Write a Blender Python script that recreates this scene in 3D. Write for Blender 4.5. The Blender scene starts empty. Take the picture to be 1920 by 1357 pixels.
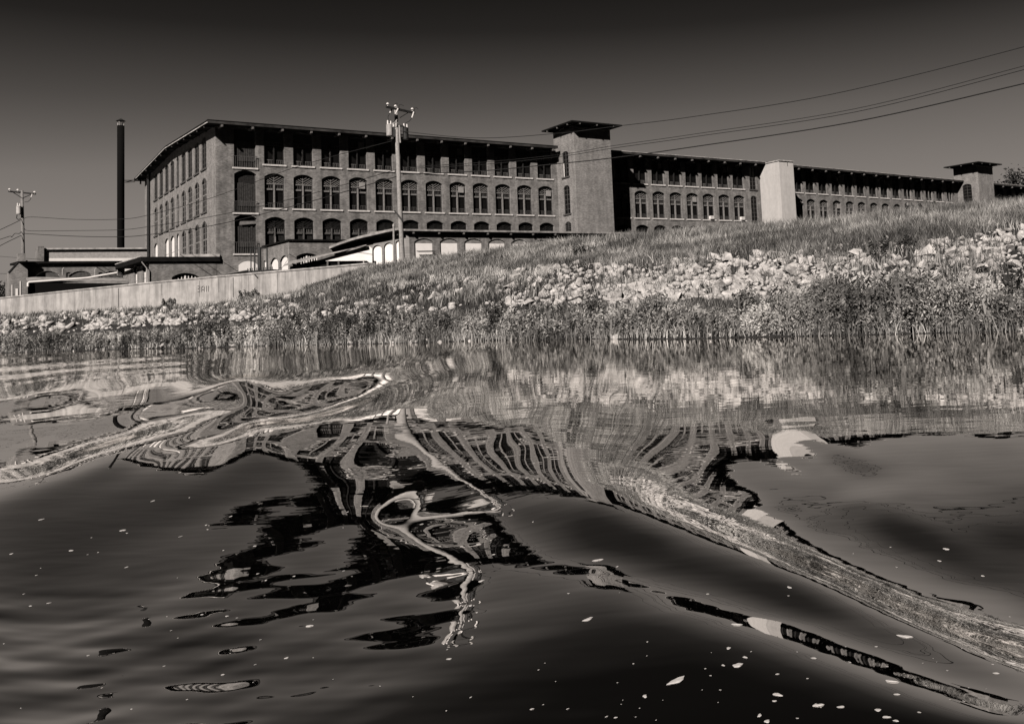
import bpy, bmesh, math, random, base64, zlib
import numpy as np
from mathutils import Vector, Matrix

# ------------------------------------------------------------------ camera
sc = bpy.context.scene
COL = sc.collection
FPX, CX, CY = 1820.8458, 1166.1003, 424.612          # focal length and principal point in photo pixels
ROLL, PITCH = -0.0468232, 0.0921790
cr, sr, cp, sp = math.cos(ROLL), math.sin(ROLL), math.cos(PITCH), math.sin(PITCH)
FW = Vector((0, cp, sp)); _u0 = Vector((0, -sp, cp)); _r0 = Vector((1, 0, 0))
RT = cr*_r0 + sr*_u0; UP = -sr*_r0 + cr*_u0
cam_d = bpy.data.cameras.new('camera'); cam = bpy.data.objects.new('camera', cam_d); COL.objects.link(cam)
cam.matrix_world = Matrix(((RT.x, UP.x, -FW.x, 0), (RT.y, UP.y, -FW.y, 0), (RT.z, UP.z, -FW.z, 0), (0, 0, 0, 1)))
cam_d.sensor_width = 36; cam_d.lens = FPX/1920*36
cam_d.shift_x = (960-CX)/1920; cam_d.shift_y = (CY-678.5)/1920
cam_d.clip_start = 0.05; cam_d.clip_end = 6000
sc.camera = cam
WZ = -0.65                                            # water level, the eye is at 0

# ------------------------------------------------------------------ light
SUN = Vector((-0.305, -0.952, 0)).normalized()
EL = math.radians(35.8)
sun_vec = Vector((SUN.x*math.cos(EL), SUN.y*math.cos(EL), math.sin(EL)))
w = bpy.data.worlds.new("World"); sc.world = w; w.use_nodes = True
nt = w.node_tree; nt.nodes.clear()
def N(t, typ, **k):
    n = t.nodes.new(typ)
    for a, b in k.items(): setattr(n, a, b)
    return n
out = N(nt, 'ShaderNodeOutputWorld'); bg = N(nt, 'ShaderNodeBackground')
sky = N(nt, 'ShaderNodeTexSky', sky_type='NISHITA'); sky.sun_disc = False
sky.sun_elevation = EL; sky.sun_rotation = math.atan2(sun_vec.x, sun_vec.y)
sky.air_density = 1.0; sky.dust_density = 1.0
sep = N(nt, 'ShaderNodeSeparateColor'); nt.links.new(sky.outputs[0], sep.inputs[0])   # red-filtered black and white film
tc = N(nt, 'ShaderNodeTexCoord'); sx = N(nt, 'ShaderNodeSeparateXYZ'); nt.links.new(tc.outputs['Generated'], sx.inputs[0])
rp = N(nt, 'ShaderNodeValToRGB'); nt.links.new(sx.outputs[2], rp.inputs[0])
SKYR = [(0.0, 1.0), (.10, .95), (.15, .74), (.22, .38), (.29, .115), (.36, .04), (.6, .02), (1, .012)]
while len(rp.color_ramp.elements) < len(SKYR): rp.color_ramp.elements.new(.5)
for el, (a, b) in zip(rp.color_ramp.elements, SKYR): el.position = a; el.color = (b, b*.895, b*.815, 1)
cl = N(nt, 'ShaderNodeMath', operation='MINIMUM'); cl.inputs[1].default_value = 3.2; nt.links.new(sep.outputs[0], cl.inputs[0])     # caps the glow on the sun's side to keep shadows deep
mu = N(nt, 'ShaderNodeVectorMath', operation='SCALE'); nt.links.new(rp.outputs[0], mu.inputs[0]); nt.links.new(cl.outputs[0], mu.inputs['Scale'])
az = N(nt, 'ShaderNodeMapRange', interpolation_type='SMOOTHSTEP'); az.inputs[1].default_value = -.1; az.inputs[2].default_value = .45; az.inputs[3].default_value = .05; az.inputs[4].default_value = 1
nt.links.new(sx.outputs[1], az.inputs[0]); mu2 = N(nt, 'ShaderNodeVectorMath', operation='SCALE'); nt.links.new(mu.outputs[0], mu2.inputs[0]); nt.links.new(az.outputs[0], mu2.inputs['Scale'])  # unseen sky behind the camera dimmed to deepen the shadows
nt.links.new(mu2.outputs[0], bg.inputs[0]); bg.inputs[1].default_value = 0.065
nt.links.new(bg.outputs[0], out.inputs[0])
sl = bpy.data.lights.new('sun', 'SUN'); sl.energy = 5.0; sl.angle = math.radians(.5); sl.color = (1, .945, .90)
so = bpy.data.objects.new('sun', sl); COL.objects.link(so)
so.rotation_euler = sun_vec.to_track_quat('Z', 'Y').to_euler()
sc.view_settings.view_transform = 'Standard'; sc.view_settings.look = 'None'
sc.view_settings.exposure = 0.3; sc.view_settings.gamma = 1
sc.cycles.diffuse_bounces = 0      # hard, deep-shadowed print: no light bounced between walls and ground
sc.render.resolution_x = 1024; sc.render.resolution_y = 723

# ------------------------------------------------------------------ measured placing
TH = 0.6263069; E2 = Vector((math.cos(TH), math.sin(TH), 0)); N2 = Vector((-math.sin(TH), math.cos(TH), 0))
C0 = Vector((-38.2736, 91.1378, 0))
def W(u, v, z): return C0 + E2*u + N2*v + Vector((0, 0, z))            # mill coordinates -> world
def ray(x, y): return FW + RT*((x-CX)/FPX) - UP*((y-CY)/FPX)
def onV(x, y, v): d = ray(x, y); return d*((C0+N2*v).dot(N2)/d.dot(N2))
def onU(x, y, u): d = ray(x, y); return d*((C0+E2*u).dot(E2)/d.dot(E2))
def atY(x, y, Y): d = ray(x, y); return d*(Y/d.y)
def proj(P): d = P.dot(FW); return CX+FPX*P.dot(RT)/d, CY-FPX*P.dot(UP)/d

# ------------------------------------------------------------------ materials
def mat(name, c, rough=.9, var=.0, scale=1.0, spec=.2, bump=0, detail=6, brick=None, stain=0, c2=None, metallic=0, stripes=None):
    m = bpy.data.materials.new(name); m.use_nodes = True; t = m.node_tree; b = t.nodes['Principled BSDF']
    b.inputs['Roughness'].default_value = rough; b.inputs['Specular IOR Level'].default_value = spec; b.inputs['Metallic'].default_value = metallic
    tint = lambda v: (v, v*.94, v*.89, 1)
    tcn = N(t, 'ShaderNodeTexCoord'); last = None
    col = N(t, 'ShaderNodeRGB'); col.outputs[0].default_value = tint(c); last = col.outputs[0]
    if brick:
        mp = N(t, 'ShaderNodeVectorRotate', rotation_type='Z_AXIS'); mp.inputs['Angle'].default_value = -TH
        t.links.new(tcn.outputs['Object'], mp.inputs['Vector'])
        s = N(t, 'ShaderNodeSeparateXYZ'); t.links.new(mp.outputs[0], s.inputs[0])
        ad = N(t, 'ShaderNodeMath', operation='ADD'); t.links.new(s.outputs[0], ad.inputs[0]); t.links.new(s.outputs[1], ad.inputs[1])
        cb = N(t, 'ShaderNodeCombineXYZ'); t.links.new(ad.outputs[0], cb.inputs[0]); t.links.new(s.outputs[2], cb.inputs[1])
        br = N(t, 'ShaderNodeTexBrick'); t.links.new(cb.outputs[0], br.inputs[0])
        br.inputs['Scale'].default_value = 1; br.inputs['Brick Width'].default_value = .23; br.inputs['Row Height'].default_value = .078
        br.inputs['Mortar Size'].default_value = .007; br.inputs['Bias'].default_value = -.1
        br.inputs['Color1'].default_value = tint(c*.75); br.inputs['Color2'].default_value = tint(c*1.28); br.inputs['Mortar'].default_value = tint(c*1.25)
        last = br.outputs[0]
    if stripes:      # board joints: (axis 0/1/2, spacing)
        wv = N(t, 'ShaderNodeTexWave', wave_type='BANDS', bands_direction='XYZ'[stripes[0]], wave_profile='SAW')
        t.links.new(tcn.outputs['Object'], wv.inputs[0]); wv.inputs['Scale'].default_value = math.pi*2/stripes[1]/20*1.0
        r2 = N(t, 'ShaderNodeValToRGB'); t.links.new(wv.outputs['Fac'], r2.inputs[0])
        r2.color_ramp.elements[0].position = .0; r2.color_ramp.elements[0].color = (.35, .35, .35, 1)
        r2.color_ramp.elements[1].position = .14; r2.color_ramp.elements[1].color = (1, 1, 1, 1)
        mx = N(t, 'ShaderNodeMix', data_type='RGBA', blend_type='MULTIPLY'); mx.inputs[0].default_value = 1
        t.links.new(last, mx.inputs[6]); t.links.new(r2.outputs[0], mx.inputs[7]); last = mx.outputs[2]
    def modulate(last, sc_, amt, vec=None, lo=.3, hi=.7, det=detail):
        nz = N(t, 'ShaderNodeTexNoise'); nz.inputs['Scale'].default_value = sc_; nz.inputs['Detail'].default_value = det
        nz.inputs['Roughness'].default_value = .65
        t.links.new(vec or tcn.outputs['Object'], nz.inputs['Vector'])
        mr = N(t, 'ShaderNodeMapRange'); mr.inputs[1].default_value = lo; mr.inputs[2].default_value = hi
        mr.inputs[3].default_value = 1-amt; mr.inputs[4].default_value = 1+amt*.6
        t.links.new(nz.outputs[0], mr.inputs[0])
        mx = N(t, 'ShaderNodeVectorMath', operation='SCALE'); t.links.new(last, mx.inputs[0]); t.links.new(mr.outputs[0], mx.inputs['Scale'])
        return mx.outputs[0], nz
    nz = None
    if var: last, nz = modulate(last, scale, var)
    if stain:
        mp = N(t, 'ShaderNodeMapping'); mp.inputs['Scale'].default_value = (1, 1, .12); t.links.new(tcn.outputs['Object'], mp.inputs[0])
        last, _ = modulate(last, 1.6, stain, mp.outputs[0], .38, .6)
    t.links.new(last, b.inputs['Base Color'])
    if bump and nz:
        bp = N(t, 'ShaderNodeBump'); bp.inputs['Strength'].default_value = 1; bp.inputs['Distance'].default_value = bump
        t.links.new(nz.outputs[0], bp.inputs['Height']); t.links.new(bp.outputs[0], b.inputs['Normal'])
    return m
M = {}
M['brick'] = mat('brick', .20, var=.4, scale=1.3, brick=1, stain=.22, bump=.01)
M['brick_light'] = mat('brick_light', .225, var=.25, scale=1.1, brick=1, stain=.15)
M['white_brick'] = mat('white_brick', .50, var=.10, scale=2, brick=None, stain=.08)
M['stone'] = mat('stone_sill', .62, var=.3, scale=3)
M['roof'] = mat('roof_dark', .012, var=.4, scale=2, rough=.95, spec=.05)
M['soffit'] = mat('soffit_wood', .03, var=.5, scale=2, spec=.05)
M['fascia'] = mat('fascia_weathered', .05, var=.8, scale=.7, spec=.1)
M['flash'] = mat('roof_flashing', .5, var=.6, scale=1.2, rough=.6)
M['bracket'] = mat('bracket_wood', .16, var=.6, scale=3)
M['glass'] = mat('window_glass', .008, rough=.45, spec=.12, var=.5, scale=.9)
M['pane_dim'] = mat('dim_boards_and_shade', .022, var=.6, scale=6, spec=.1)
M['wood_l'] = mat('pale_window_wood', .20, var=.35, scale=5)
M['door_wood'] = mat('door_boards', .045, var=.5, scale=5)
M['wood_m'] = mat('grey_window_wood', .09, var=.5, scale=5)
M['panel'] = mat('vent_panel', .30, var=.15, scale=3)
M['white'] = mat('white_board', .82, var=.08, scale=2, spec=.1)
M['white_siding'] = mat('white_siding', .80, var=.10, scale=1, stripes=(2, .16))
M['concrete'] = mat('flood_wall_concrete', .36, var=.22, scale=1.6, stain=.30)
M['metal_d'] = mat('dark_metal', .015, rough=.6, spec=.3)
M['metal_l'] = mat('galvanised_metal', .45, rough=.5, var=.3, scale=3)
M['pole'] = mat('weathered_pole_wood', .30, var=.35, scale=6)
M['pole_d'] = mat('dark_pole_wood', .03, var=.4, scale=6)
M['wire'] = mat('cable_black', .012, rough=.7)
M['ceramic'] = mat('insulator_ceramic', .75, rough=.25, spec=.5)
M['stack'] = mat('chimney_steel', .006, rough=.9, spec=.02)
M['pole_old'] = mat('old_pole_wood', .2, var=.35, scale=6)
M['faded'] = mat('faded_paint', .25, var=.4, scale=6)
M['grey_paint_and_shade'] = mat('grey_paint_and_shade', .38, rough=.5, var=.25, scale=4)  # paint on metalwork; on the shed wall it stands for eave shade
M['foam'] = mat('river_foam', .5, var=.3, scale=60)
M['rust_roof'] = mat('weathered_roof_edge', .30, var=.6, scale=1.5)
M['shade_fill'] = mat('painted_shed_shade', .01, rough=1, spec=0)  # near-black colour standing for the shade in open sheds
M['rock'] = mat('riprap_stone', .48, var=.6, scale=2.6, bump=.09, spec=.1)
M['soil'] = mat('bank_soil', .03, var=.6, scale=1.4, bump=.05)
M['ground'] = mat('mill_yard_ground', .05, var=.4, scale=.5)

# ------------------------------------------------------------------ mesh helpers
class MB:
    def __init__(s): s.v = []; s.f = []
    def add(s, vs, fs):
        o = len(s.v); s.v += [tuple(v) for v in vs]; s.f += [tuple(i+o for i in f) for f in fs]; return s
    def poly(s, vs): return s.add(vs, [tuple(range(len(vs)))])
    def hexa(s, a, b):        # a, b: two matching 4-loops
        return s.add(list(a)+list(b), [(3, 2, 1, 0), (4, 5, 6, 7), (0, 1, 5, 4), (1, 2, 6, 5), (2, 3, 7, 6), (3, 0, 4, 7)])
    def prism(s, loop, d):    # any loop pushed by d
        n = len(loop); L = [Vector(p) for p in loop]; K = [p+Vector(d) for p in L]
        fs = [tuple(range(n))[::-1], tuple(range(n, 2*n))] + [(i, (i+1) % n, n+(i+1) % n, n+i) for i in range(n)]
        return s.add(L+K, fs)
    def bar(s, a, b, w, h=None, up=Vector((0, 0, 1))):
        a = Vector(a); b = Vector(b); h = h or w; d = (b-a).normalized(); x = d.cross(up)
        if x.length < 1e-3: x = d.cross(Vector((1, 0, 0)))
        x.normalize(); y = x.cross(d)
        q = [x*i*w/2+y*j*h/2 for i, j in ((-1, -1), (1, -1), (1, 1), (-1, 1))]
        return s.hexa([a+k for k in q], [b+k for k in q])
    def tube(s, pts, r, n=8, cap=True):
        pts = [Vector(p) for p in pts]; rs = r if isinstance(r, (list, tuple)) else [r]*len(pts); o = len(s.v); px = None
        for i, p in enumerate(pts):
            d = (pts[min(i+1, len(pts)-1)]-pts[max(i-1, 0)]).normalized()
            x = px - d*px.dot(d) if px else d.orthogonal()
            x.normalize(); px = x; y = d.cross(x)
            for k in range(n): a = 2*math.pi*k/n; s.v.append(tuple(p+(x*math.cos(a)+y*math.sin(a))*rs[i]))
        for i in range(len(pts)-1):
            for k in range(n): s.f.append((o+i*n+k, o+i*n+(k+1) % n, o+(i+1)*n+(k+1) % n, o+(i+1)*n+k))
        if cap: s.f.append(tuple(o+k for k in range(n))[::-1]); s.f.append(tuple(o+(len(pts)-1)*n+k for k in range(n)))
        return s
    def build(s, name, m, parent=None, smooth=False):
        me = bpy.data.meshes.new(name); me.from_pydata(s.v, [], s.f); me.materials.append(M[m] if isinstance(m, str) else m)
        if smooth: me.polygons.foreach_set('use_smooth', [True]*len(me.polygons))
        bm = bmesh.new(); bm.from_mesh(me); bmesh.ops.recalc_face_normals(bm, faces=bm.faces); bm.to_mesh(me); bm.free()
        return link(name, me, parent)
def link(name, me, parent=None, loc=None):
    o = bpy.data.objects.new(name, me); COL.objects.link(o)
    if parent: o.parent = parent
    if loc is not None: o.location = loc
    return o
def tag(o, label, cat, group=None, kind=None):
    o['label'] = label; o['category'] = cat
    if group: o['group'] = group
    if kind: o['kind'] = kind
    return o
def thing(name, label, cat, loc=(0, 0, 0), group=None):
    o = bpy.data.objects.new(name, None); COL.objects.link(o); o.location = loc; o.empty_display_size = .3
    return tag(o, label, cat, group)

# a wall in a vertical plane: P(a, z, d) with a along, z up, d into the building
def plane(A, B):
    A = Vector((A[0], A[1], 0)); B = Vector((B[0], B[1], 0)); e = (B-A).normalized(); n = Vector((-e.y, e.x, 0))
    def P(a, z, d=0): return A+e*a+n*d+Vector((0, 0, z))
    P.e = e; P.n = n; P.A = A; P.L = (B-A).length
    P.hit = lambda x, y, off=0: (lambda q: ((q-A).dot(e), q.z))(ray(x, y)*((A+n*off).dot(n)/ray(x, y).dot(n)))
    return P
def arch(c, w, zs, zt, rise, n=8):   # outline points of the arch from left spring to right spring
    if rise <= 0: return [(c-w/2, zt), (c+w/2, zt)]
    R = (w*w/4+rise*rise)/(2*rise); zc = zt-R; t = math.asin(min(1, w/2/R))
    if rise >= w/2-1e-6: t = math.pi/2
    return [(c+R*math.sin(-t+2*t*i/n), zc+R*math.cos(-t+2*t*i/n)) for i in range(n+1)]
def wall(P, a0, a1, z0, z1, cols, reveal=.35, top=None):
    """cols: list of (centre, width, [(sill z, top z, rise), ...]) ; returns MB with openings and their reveals"""
    b = MB(); top = top or (lambda a: z1)
    cols = sorted(cols); x = a0
    Q = lambda a, z, d=0: P(a, z, d)
    for c, w_, ops in cols:
        l, r = c-w_/2, c+w_/2
        b.poly([Q(x, z0), Q(l, z0), Q(l, top(l)), Q(x, top(x))])
        z = z0
        for s_, t_, ri in sorted(ops):
            b.poly([Q(l, z), Q(r, z), Q(r, s_), Q(l, s_)])
            ar = arch(c, w_, s_, t_, ri); zz = t_+.02
            if ri > 0:
                for (p, q) in zip(ar[:-1], ar[1:]): b.poly([Q(p[0], p[1]), Q(q[0], q[1]), Q(q[0], zz), Q(p[0], zz)])
            else: zz = t_
            lp = [(l, s_), (l, ar[0][1])]+ar[1:-1]+[(r, ar[-1][1]), (r, s_)]
            for i in range(len(lp)):
                p, q = lp[i], lp[(i+1) % len(lp)]
                b.poly([Q(p[0], p[1]), Q(q[0], q[1]), Q(q[0], q[1], reveal), Q(p[0], p[1], reveal)])
            z = zz
        b.poly([Q(l, z), Q(r, z), Q(r, top(r)), Q(l, top(l))])
        x = r
    b.poly([Q(x, z0), Q(a1, z0), Q(a1, top(a1)), Q(x, top(x))])
    return b

# window kit: local x along, y into the wall, z up from the sill, origin at the middle of the sill on the wall face
KIT = {}
def kit(kind, w_, h, rise):
    key = (kind, round(w_, 2), round(h, 2))
    if key in KIT: return KIT[key]
    V = lambda x, y, z: Vector((x, y, z)); parts = []
    ar = arch(0, w_, 0, h, rise); R = .13 if kind in ('sash', 'sashdark') else (.15 if kind == 'board' else .34)
    loop = [V(-w_/2, R, 0), V(w_/2, R, 0)]+[V(x, R, z) for x, z in ar[::-1]]
    pane = MB().prism(loop, (0, .05, 0))
    def me(mb, name, m):
        x = bpy.data.meshes.new(name); x.from_pydata(mb.v, [], mb.f); x.materials.append(M[m])
        q = bmesh.new(); q.from_mesh(x); bmesh.ops.recalc_face_normals(q, faces=q.faces); q.to_mesh(x); q.free(); return (name, x)
    pm = 'white' if kind in ('board', 'board_half') else ('pane_dim' if kind in ('low', 'door') else 'glass')
    main = me(pane, 'window', pm)
    rnd = random.Random(int(w_*100)+int(h*10))
    if kind != 'board' and kind != 'wide':
        s_ = MB(); n = 6; pts = [(-w_/2-.18+(w_+.36)*i/n) for i in range(n+1)]
        for i in range(n):
            j = rnd.uniform(-.015, .015)
            s_.hexa([V(pts[i]+.004, -.1+j, -.16), V(pts[i+1]-.004, -.1+j, -.16), V(pts[i+1]-.004, R-.01, -.16), V(pts[i]+.004, R-.01, -.16)],
                    [V(pts[i]+.004, -.1+j, -.003), V(pts[i+1]-.004, -.1+j, -.003), V(pts[i+1]-.004, R-.01, -.003), V(pts[i]+.004, R-.01, -.003)])
        parts.append(me(s_, 'sill', 'wood_m' if kind in ('sash', 'sashdark') else 'stone'))
    f = MB(); t = .075; y0 = R-(.09 if R > .2 else .035)
    dp = .08 if R > .2 else .03; f.bar(V(-w_/2+t/2, y0, 0), V(-w_/2+t/2, y0, h-rise), t, dp); f.bar(V(w_/2-t/2, y0, 0), V(w_/2-t/2, y0, h-rise), t, dp)
    for (x, z), (x2, z2) in zip(ar[:-1], ar[1:]): f.bar(V(x, y0, z-t/2), V(x2, y0, z2-t/2), .08, t)
    zt = h*.70
    if kind in ('fan', 'top', 'low'):
        parts.append(me(f, 'frame', 'wood_m' if kind == 'fan' else 'pane_dim'))
        c = MB(); c.bar(V(0, y0-.03, 0), V(0, y0-.03, zt), .25, .1); c.bar(V(-w_/2+t, y0-.005, h*.545), V(-.13, y0-.005, h*.545), .07, .14); c.bar(V(.13, y0-.005, h*.545), V(w_/2-t, y0-.005, h*.545), .07, .14)
        parts.append(me(c, 'mullion', {'fan': 'wood_l', 'top': 'pane_dim', 'low': 'wood_m'}[kind]))  # top-row woodwork coloured darker for the eave shadow over it
        r_ = MB(); r_.bar(V(-w_/2+t, y0-.01, zt), V(w_/2-t, y0-.01, zt), .09, .09)
        for sgn in (-1, 1):
            for k in range(4):
                z0 = zt+.04+k*.24; L = min((w_/2-t), (h-.2-z0)/.62)
                if L > .12: r_.bar(V(sgn*.0, y0, z0), V(sgn*L, y0, z0+.62*L), .05, .055)
            for k in (2, 4):
                x0 = sgn*(w_/2-t)*k/6; x1 = sgn*(w_/2-t); zz = zt+.06+abs(x1-x0)*.62
                if zz < h-rise-.05: r_.bar(V(x0, y0, zt+.04), V(x1, y0, zz), .05, .055)
        r_.bar(V(0, y0+.02, zt), V(0, y0+.02, h-.1), .05)
        parts.append(me(r_, 'fan_board', 'wood_l' if kind == 'fan' else 'pane_dim'))
        for z0, z1 in ((.03, h*.15), (h*.57, zt-.03)):
            g = MB(); g.bar(V(-w_/2+.07, y0+.04, z0+.02), V(w_/2-.07, y0+.04, z0+.02), .05); g.bar(V(-w_/2+.07, y0+.04, z1), V(w_/2-.07, y0+.04, z1), .04)
            for k in range(11):
                x = -w_/2+.14+(w_-.28)*k/10
                if abs(x) > .15: g.bar(V(x, y0+.02, z0), V(x, y0+.02, z1), .035)
            parts.append(me(g, 'balustrade', 'wood_m' if kind == 'fan' else 'bracket'))
    elif kind == 'sash':      # tall factory sash on the end wall
        g = f
        g.bar(V(0, y0, 0), V(0, y0, h-.1), .06, .03)
        for k in (1, 2, 3, 4, 5): g.bar(V(-w_/2+t, y0+.01, h*k/6), V(w_/2-t, y0+.01, h*k/6), .02, .05 if k != 3 else .14)
        parts.append(me(g, 'sash_frame', 'wood_l'))
    elif kind == 'sashdark':
        g = f; g.bar(V(0, y0, 0), V(0, y0, h-.1), .06, .03)
        for k in (1, 2, 3, 4, 5): g.bar(V(-w_/2+t, y0+.01, h*k/6), V(w_/2-t, y0+.01, h*k/6), .02, .05)
        parts.append(me(g, 'sash_frame', 'wood_m'))
    elif kind == 'door':
        parts.append(me(f, 'frame', 'wood_m'))
        g = MB(); n = 9
        for k in range(n):
            x = -w_/2+.1+(w_-.2)*(k+.5)/n; z1 = min(h-rise-.15, h*.72)*rnd.uniform(.93, 1.0)
            g.bar(V(x, y0+.03, .03), V(x, y0+.03, z1), (w_-.25)/n-.035, .04, V(0, 1, 0))
        parts.append(me(g, 'door_board', 'door_wood'))
        g = MB()
        for k in range(14): x = -w_/2-.05+(w_+.1)*k/13; g.bar(V(x, -.12, .05), V(x, -.12, 1.05), .025)
        g.bar(V(-w_/2-.1, -.12, 1.07), V(w_/2+.1, -.12, 1.07), .05)
        parts.append(me(g, 'railing', 'wood_m'))
    elif kind == 'wide':
        parts.append(me(f, 'frame', 'white'))
        g = MB()
        for k in range(1, 8): x = -w_/2+w_*k/8; g.bar(V(x, y0, 0), V(x, y0, h-.12), .07 if k != 4 else .14)
        g.bar(V(-w_/2, y0, .12), V(w_/2, y0, .12), .1)
        parts.append(me(g, 'glazing_bar', 'white'))
    elif kind == 'board':
        g = MB()
        if h > 1.2: g.bar(V(-w_/2, R-.01, h*.5), V(w_/2, R-.01, h*.5), .012, .03)
        else: g.bar(V(0, R-.01, 0.02), V(0, R-.01, h-rise), .02, .012)
        parts.append(me(g, 'joint_strip', 'wood_m'))
    KIT[key] = (main, parts); return KIT[key]
def window(P, c, s_, w_, h, rise, kind, parent, name='window', extra=None):
    main, parts = kit(kind, w_, h, rise)
    o = link(name, main[1], parent)
    ang = math.atan2(P.e.y, P.e.x)
    o.matrix_local = Matrix.Translation(P(c, s_)) @ Matrix.Rotation(ang, 4, 'Z')
    for nm, me in parts: link(nm, me, o)
    if extra == 'vent':
        if 'vent' not in KIT:
            vb = MB().hexa([(0, .05, 0), (.62, .05, 0), (.62, .12, 0), (0, .12, 0)], [(0, .05, .66), (.62, .05, .66), (.62, .12, .66), (0, .12, .66)])
            x = bpy.data.meshes.new('vent_panel'); x.from_pydata(vb.v, [], vb.f); x.materials.append(M['panel']); KIT['vent'] = x
        link('vent_panel', KIT['vent'], o, (.12, 0, h*.66))
    if extra == 'aircon':
        if 'ac' not in KIT:
            vb = MB().hexa([(-.3, -.25, 0), (.3, -.25, 0), (.3, .25, 0), (-.3, .25, 0)], [(-.3, -.25, .42), (.3, -.25, .42), (.3, .25, .42), (-.3, .25, .42)])
            for k in range(5): vb.bar((-.26, -.262, .06+k*.075), (.26, -.262, .06+k*.075), .01, .03)
            x = bpy.data.meshes.new('air_conditioner'); x.from_pydata(vb.v, [], vb.f); x.materials.append(M['white']); KIT['ac'] = x
        link('air_conditioner', KIT['ac'], o, (.3, 0, .05))
    return o
# ------------------------------------------------------------------ the mill
PB = plane(W(0, 0, 0), W(1, 0, 0)); PA = plane(W(0, 36.2, 0), W(0, 0, 0))
def roof_slab(name, m, parent, prof, u0, u1, th=.28, f=W):
    b = MB(); n = len(prof)
    lo = [(v, z-th) for v, z in prof]
    loop = [f(u0, v, z) for v, z in prof]+[f(u0, v, z) for v, z in lo[::-1]]
    b.prism(loop, f(u1, 0, 0)-f(u0, 0, 0)); return b.build(name, m, parent)
def eave(parent, us, f, zt, ov=1.5, light='flash', u0=0, u1=1, fas=.30):
    b = MB(); b.hexa([f(u0, -ov-.04, zt-fas), f(u1, -ov-.04, zt-fas), f(u1, -ov-.002, zt-fas), f(u0, -ov-.002, zt-fas)],
                     [f(u0, -ov-.04, zt-.045), f(u1, -ov-.04, zt-.045), f(u1, -ov-.002, zt-.045), f(u0, -ov-.002, zt-.045)]); b.build('fascia', 'fascia', parent)
    b = MB(); b.hexa([f(u0, -ov-.07, zt-.04), f(u1, -ov-.07, zt-.04), f(u1, -ov+.4, zt+.01), f(u0, -ov+.4, zt+.01)],
                     [f(u0, -ov-.07, zt+.02), f(u1, -ov-.07, zt+.02), f(u1, -ov+.4, zt+.04), f(u0, -ov+.4, zt+.04)]); b.build('roof_edge', light, parent)
    me = None
    for u in us:
        if me is None:
            b = MB(); O = f(0, 0, 0)
            b.bar(f(0, 0, -.18)-O, f(0, -ov-.09, -.24)-O, .17, .22); b.bar(f(0, -ov-.095, -.26)-O, f(0, -ov-.12, -.26)-O, .15, .16)
            o = b.build('bracket', 'bracket', parent); me = o.data; o.location = f(u, 0, zt-.25)
        else: o = link('bracket', me, parent, f(u, 0, zt-.25))

mill = thing('mill_building', 'four storey brick mill with low gabled roof, between chimney and first stair tower', 'mill', (0, 0, 0))
cols = [(2.70, 2.05, [(7.66, 11.42, .38), (11.6, 15.72, .38), (15.98, 19.75, 0)])]
for i in range(12):
    cols.append((5.47+2.819*i, 1.95, [(7.82, 11.25, .36), (12.12, 15.55, .36), (16.42, 19.7, 0)]))
b = wall(PB, 0, 38.15, 1.5, 19.95, cols)
b.build('long_wall', 'brick', mill)
gt = lambda a: 19.84+.78*(1-abs(a-18.1)/18.1)
acols = []
for k, v in enumerate((29.15, 25.95, 22.8, 19.75, 16.9, 14.0, 10.95, 7.85, 4.74)):
    wv = 1.2 if k == 4 else 2.05
    ops = [(12.12, 15.5, .45), (16.42, 19.6, .3 if k > 1 else .3)]
    if k != 1: ops = [(7.6, 11.2, .45)]+ops
    acols.append((36.2-v, wv, ops))
b = wall(PA, 0, 36.2, 1.5, 19.84, acols, top=lambda a: min(gt(a), 20.6), reveal=.16); b.build('end_wall', 'brick_light', mill)
for k, (c, wv, ops) in enumerate(cols):
    for j, (s_, t_, ri) in enumerate(ops):
        kd = 'door' if k == 0 else ('low', 'fan', 'top')[j]
        ex = 'vent' if k in (4, 8, 12) and j > 0 else None
        o = window(PB, c, s_, wv, t_-s_, ri, kd, mill, 'loading_door' if k == 0 else 'window', ex)
        if k in (2, 3) and j == 2:
            MB().bar(Vector((0, .2, .05)), Vector((0, .2, 2.1)), .16, .1).build('pale_post', 'wood_l', o)
        if k == 1 and j == 0:
            MB().bar(Vector((0, .12, .05)), Vector((0, .12, 1.5)), .34, .06).build('pale_board', 'wood_l', o)
        if k == 0 and j == 0:
            MB().hexa([(-.55, .1, 2.75), (1.0, .1, 2.9), (1.0, .13, 2.9), (-.55, .13, 2.75)], [(-.5, .1, 3.1), (1.0, .1, 3.15), (1.0, .13, 3.15), (-.5, .13, 3.1)]).build('pale_board', 'wood_l', o)
for k, (c, wv, ops) in enumerate(acols):
    for j, (s_, t_, ri) in enumerate(ops):
        kd = 'sash'
        if j == 0 and k in (0, 2, 3, 4): kd = 'board'
        elif t_ > 19: kd = 'sashdark'
        window(PA, c, s_, wv, t_-s_, ri, kd, mill)
roof_slab('roof', 'roof', mill, [(-1.3, 20.13), (18.1, 20.95), (37.7, 20.1)], -1.0, 37.6)
eave(mill, [.3+2.819*i for i in range(14)], W, 20.13, 1.3, 'roof', -1.0, 37.6)
b = MB()
for va, vb in ((-1.5, 18.1), (18.1, 37.7)):
    za = 20.1+.85*(1-abs(va-18.1)/19.6); zb = 20.1+.85*(1-abs(vb-18.1)/19.6)
    b.bar(W(-1.06, va, za-.27), W(-1.06, vb, zb-.27), .07, .09)
b.build('verge_strip', 'flash', mill)
me = None
for k in range(13):
    v = .3+2.95*k; z = 20.1+.85*(1-abs(v-18.1)/19.6)-.37
    b = MB().bar(W(0, v, z), W(-.98, v, z-.04), .16, .18); b.build('bracket', 'bracket', mill)
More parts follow.
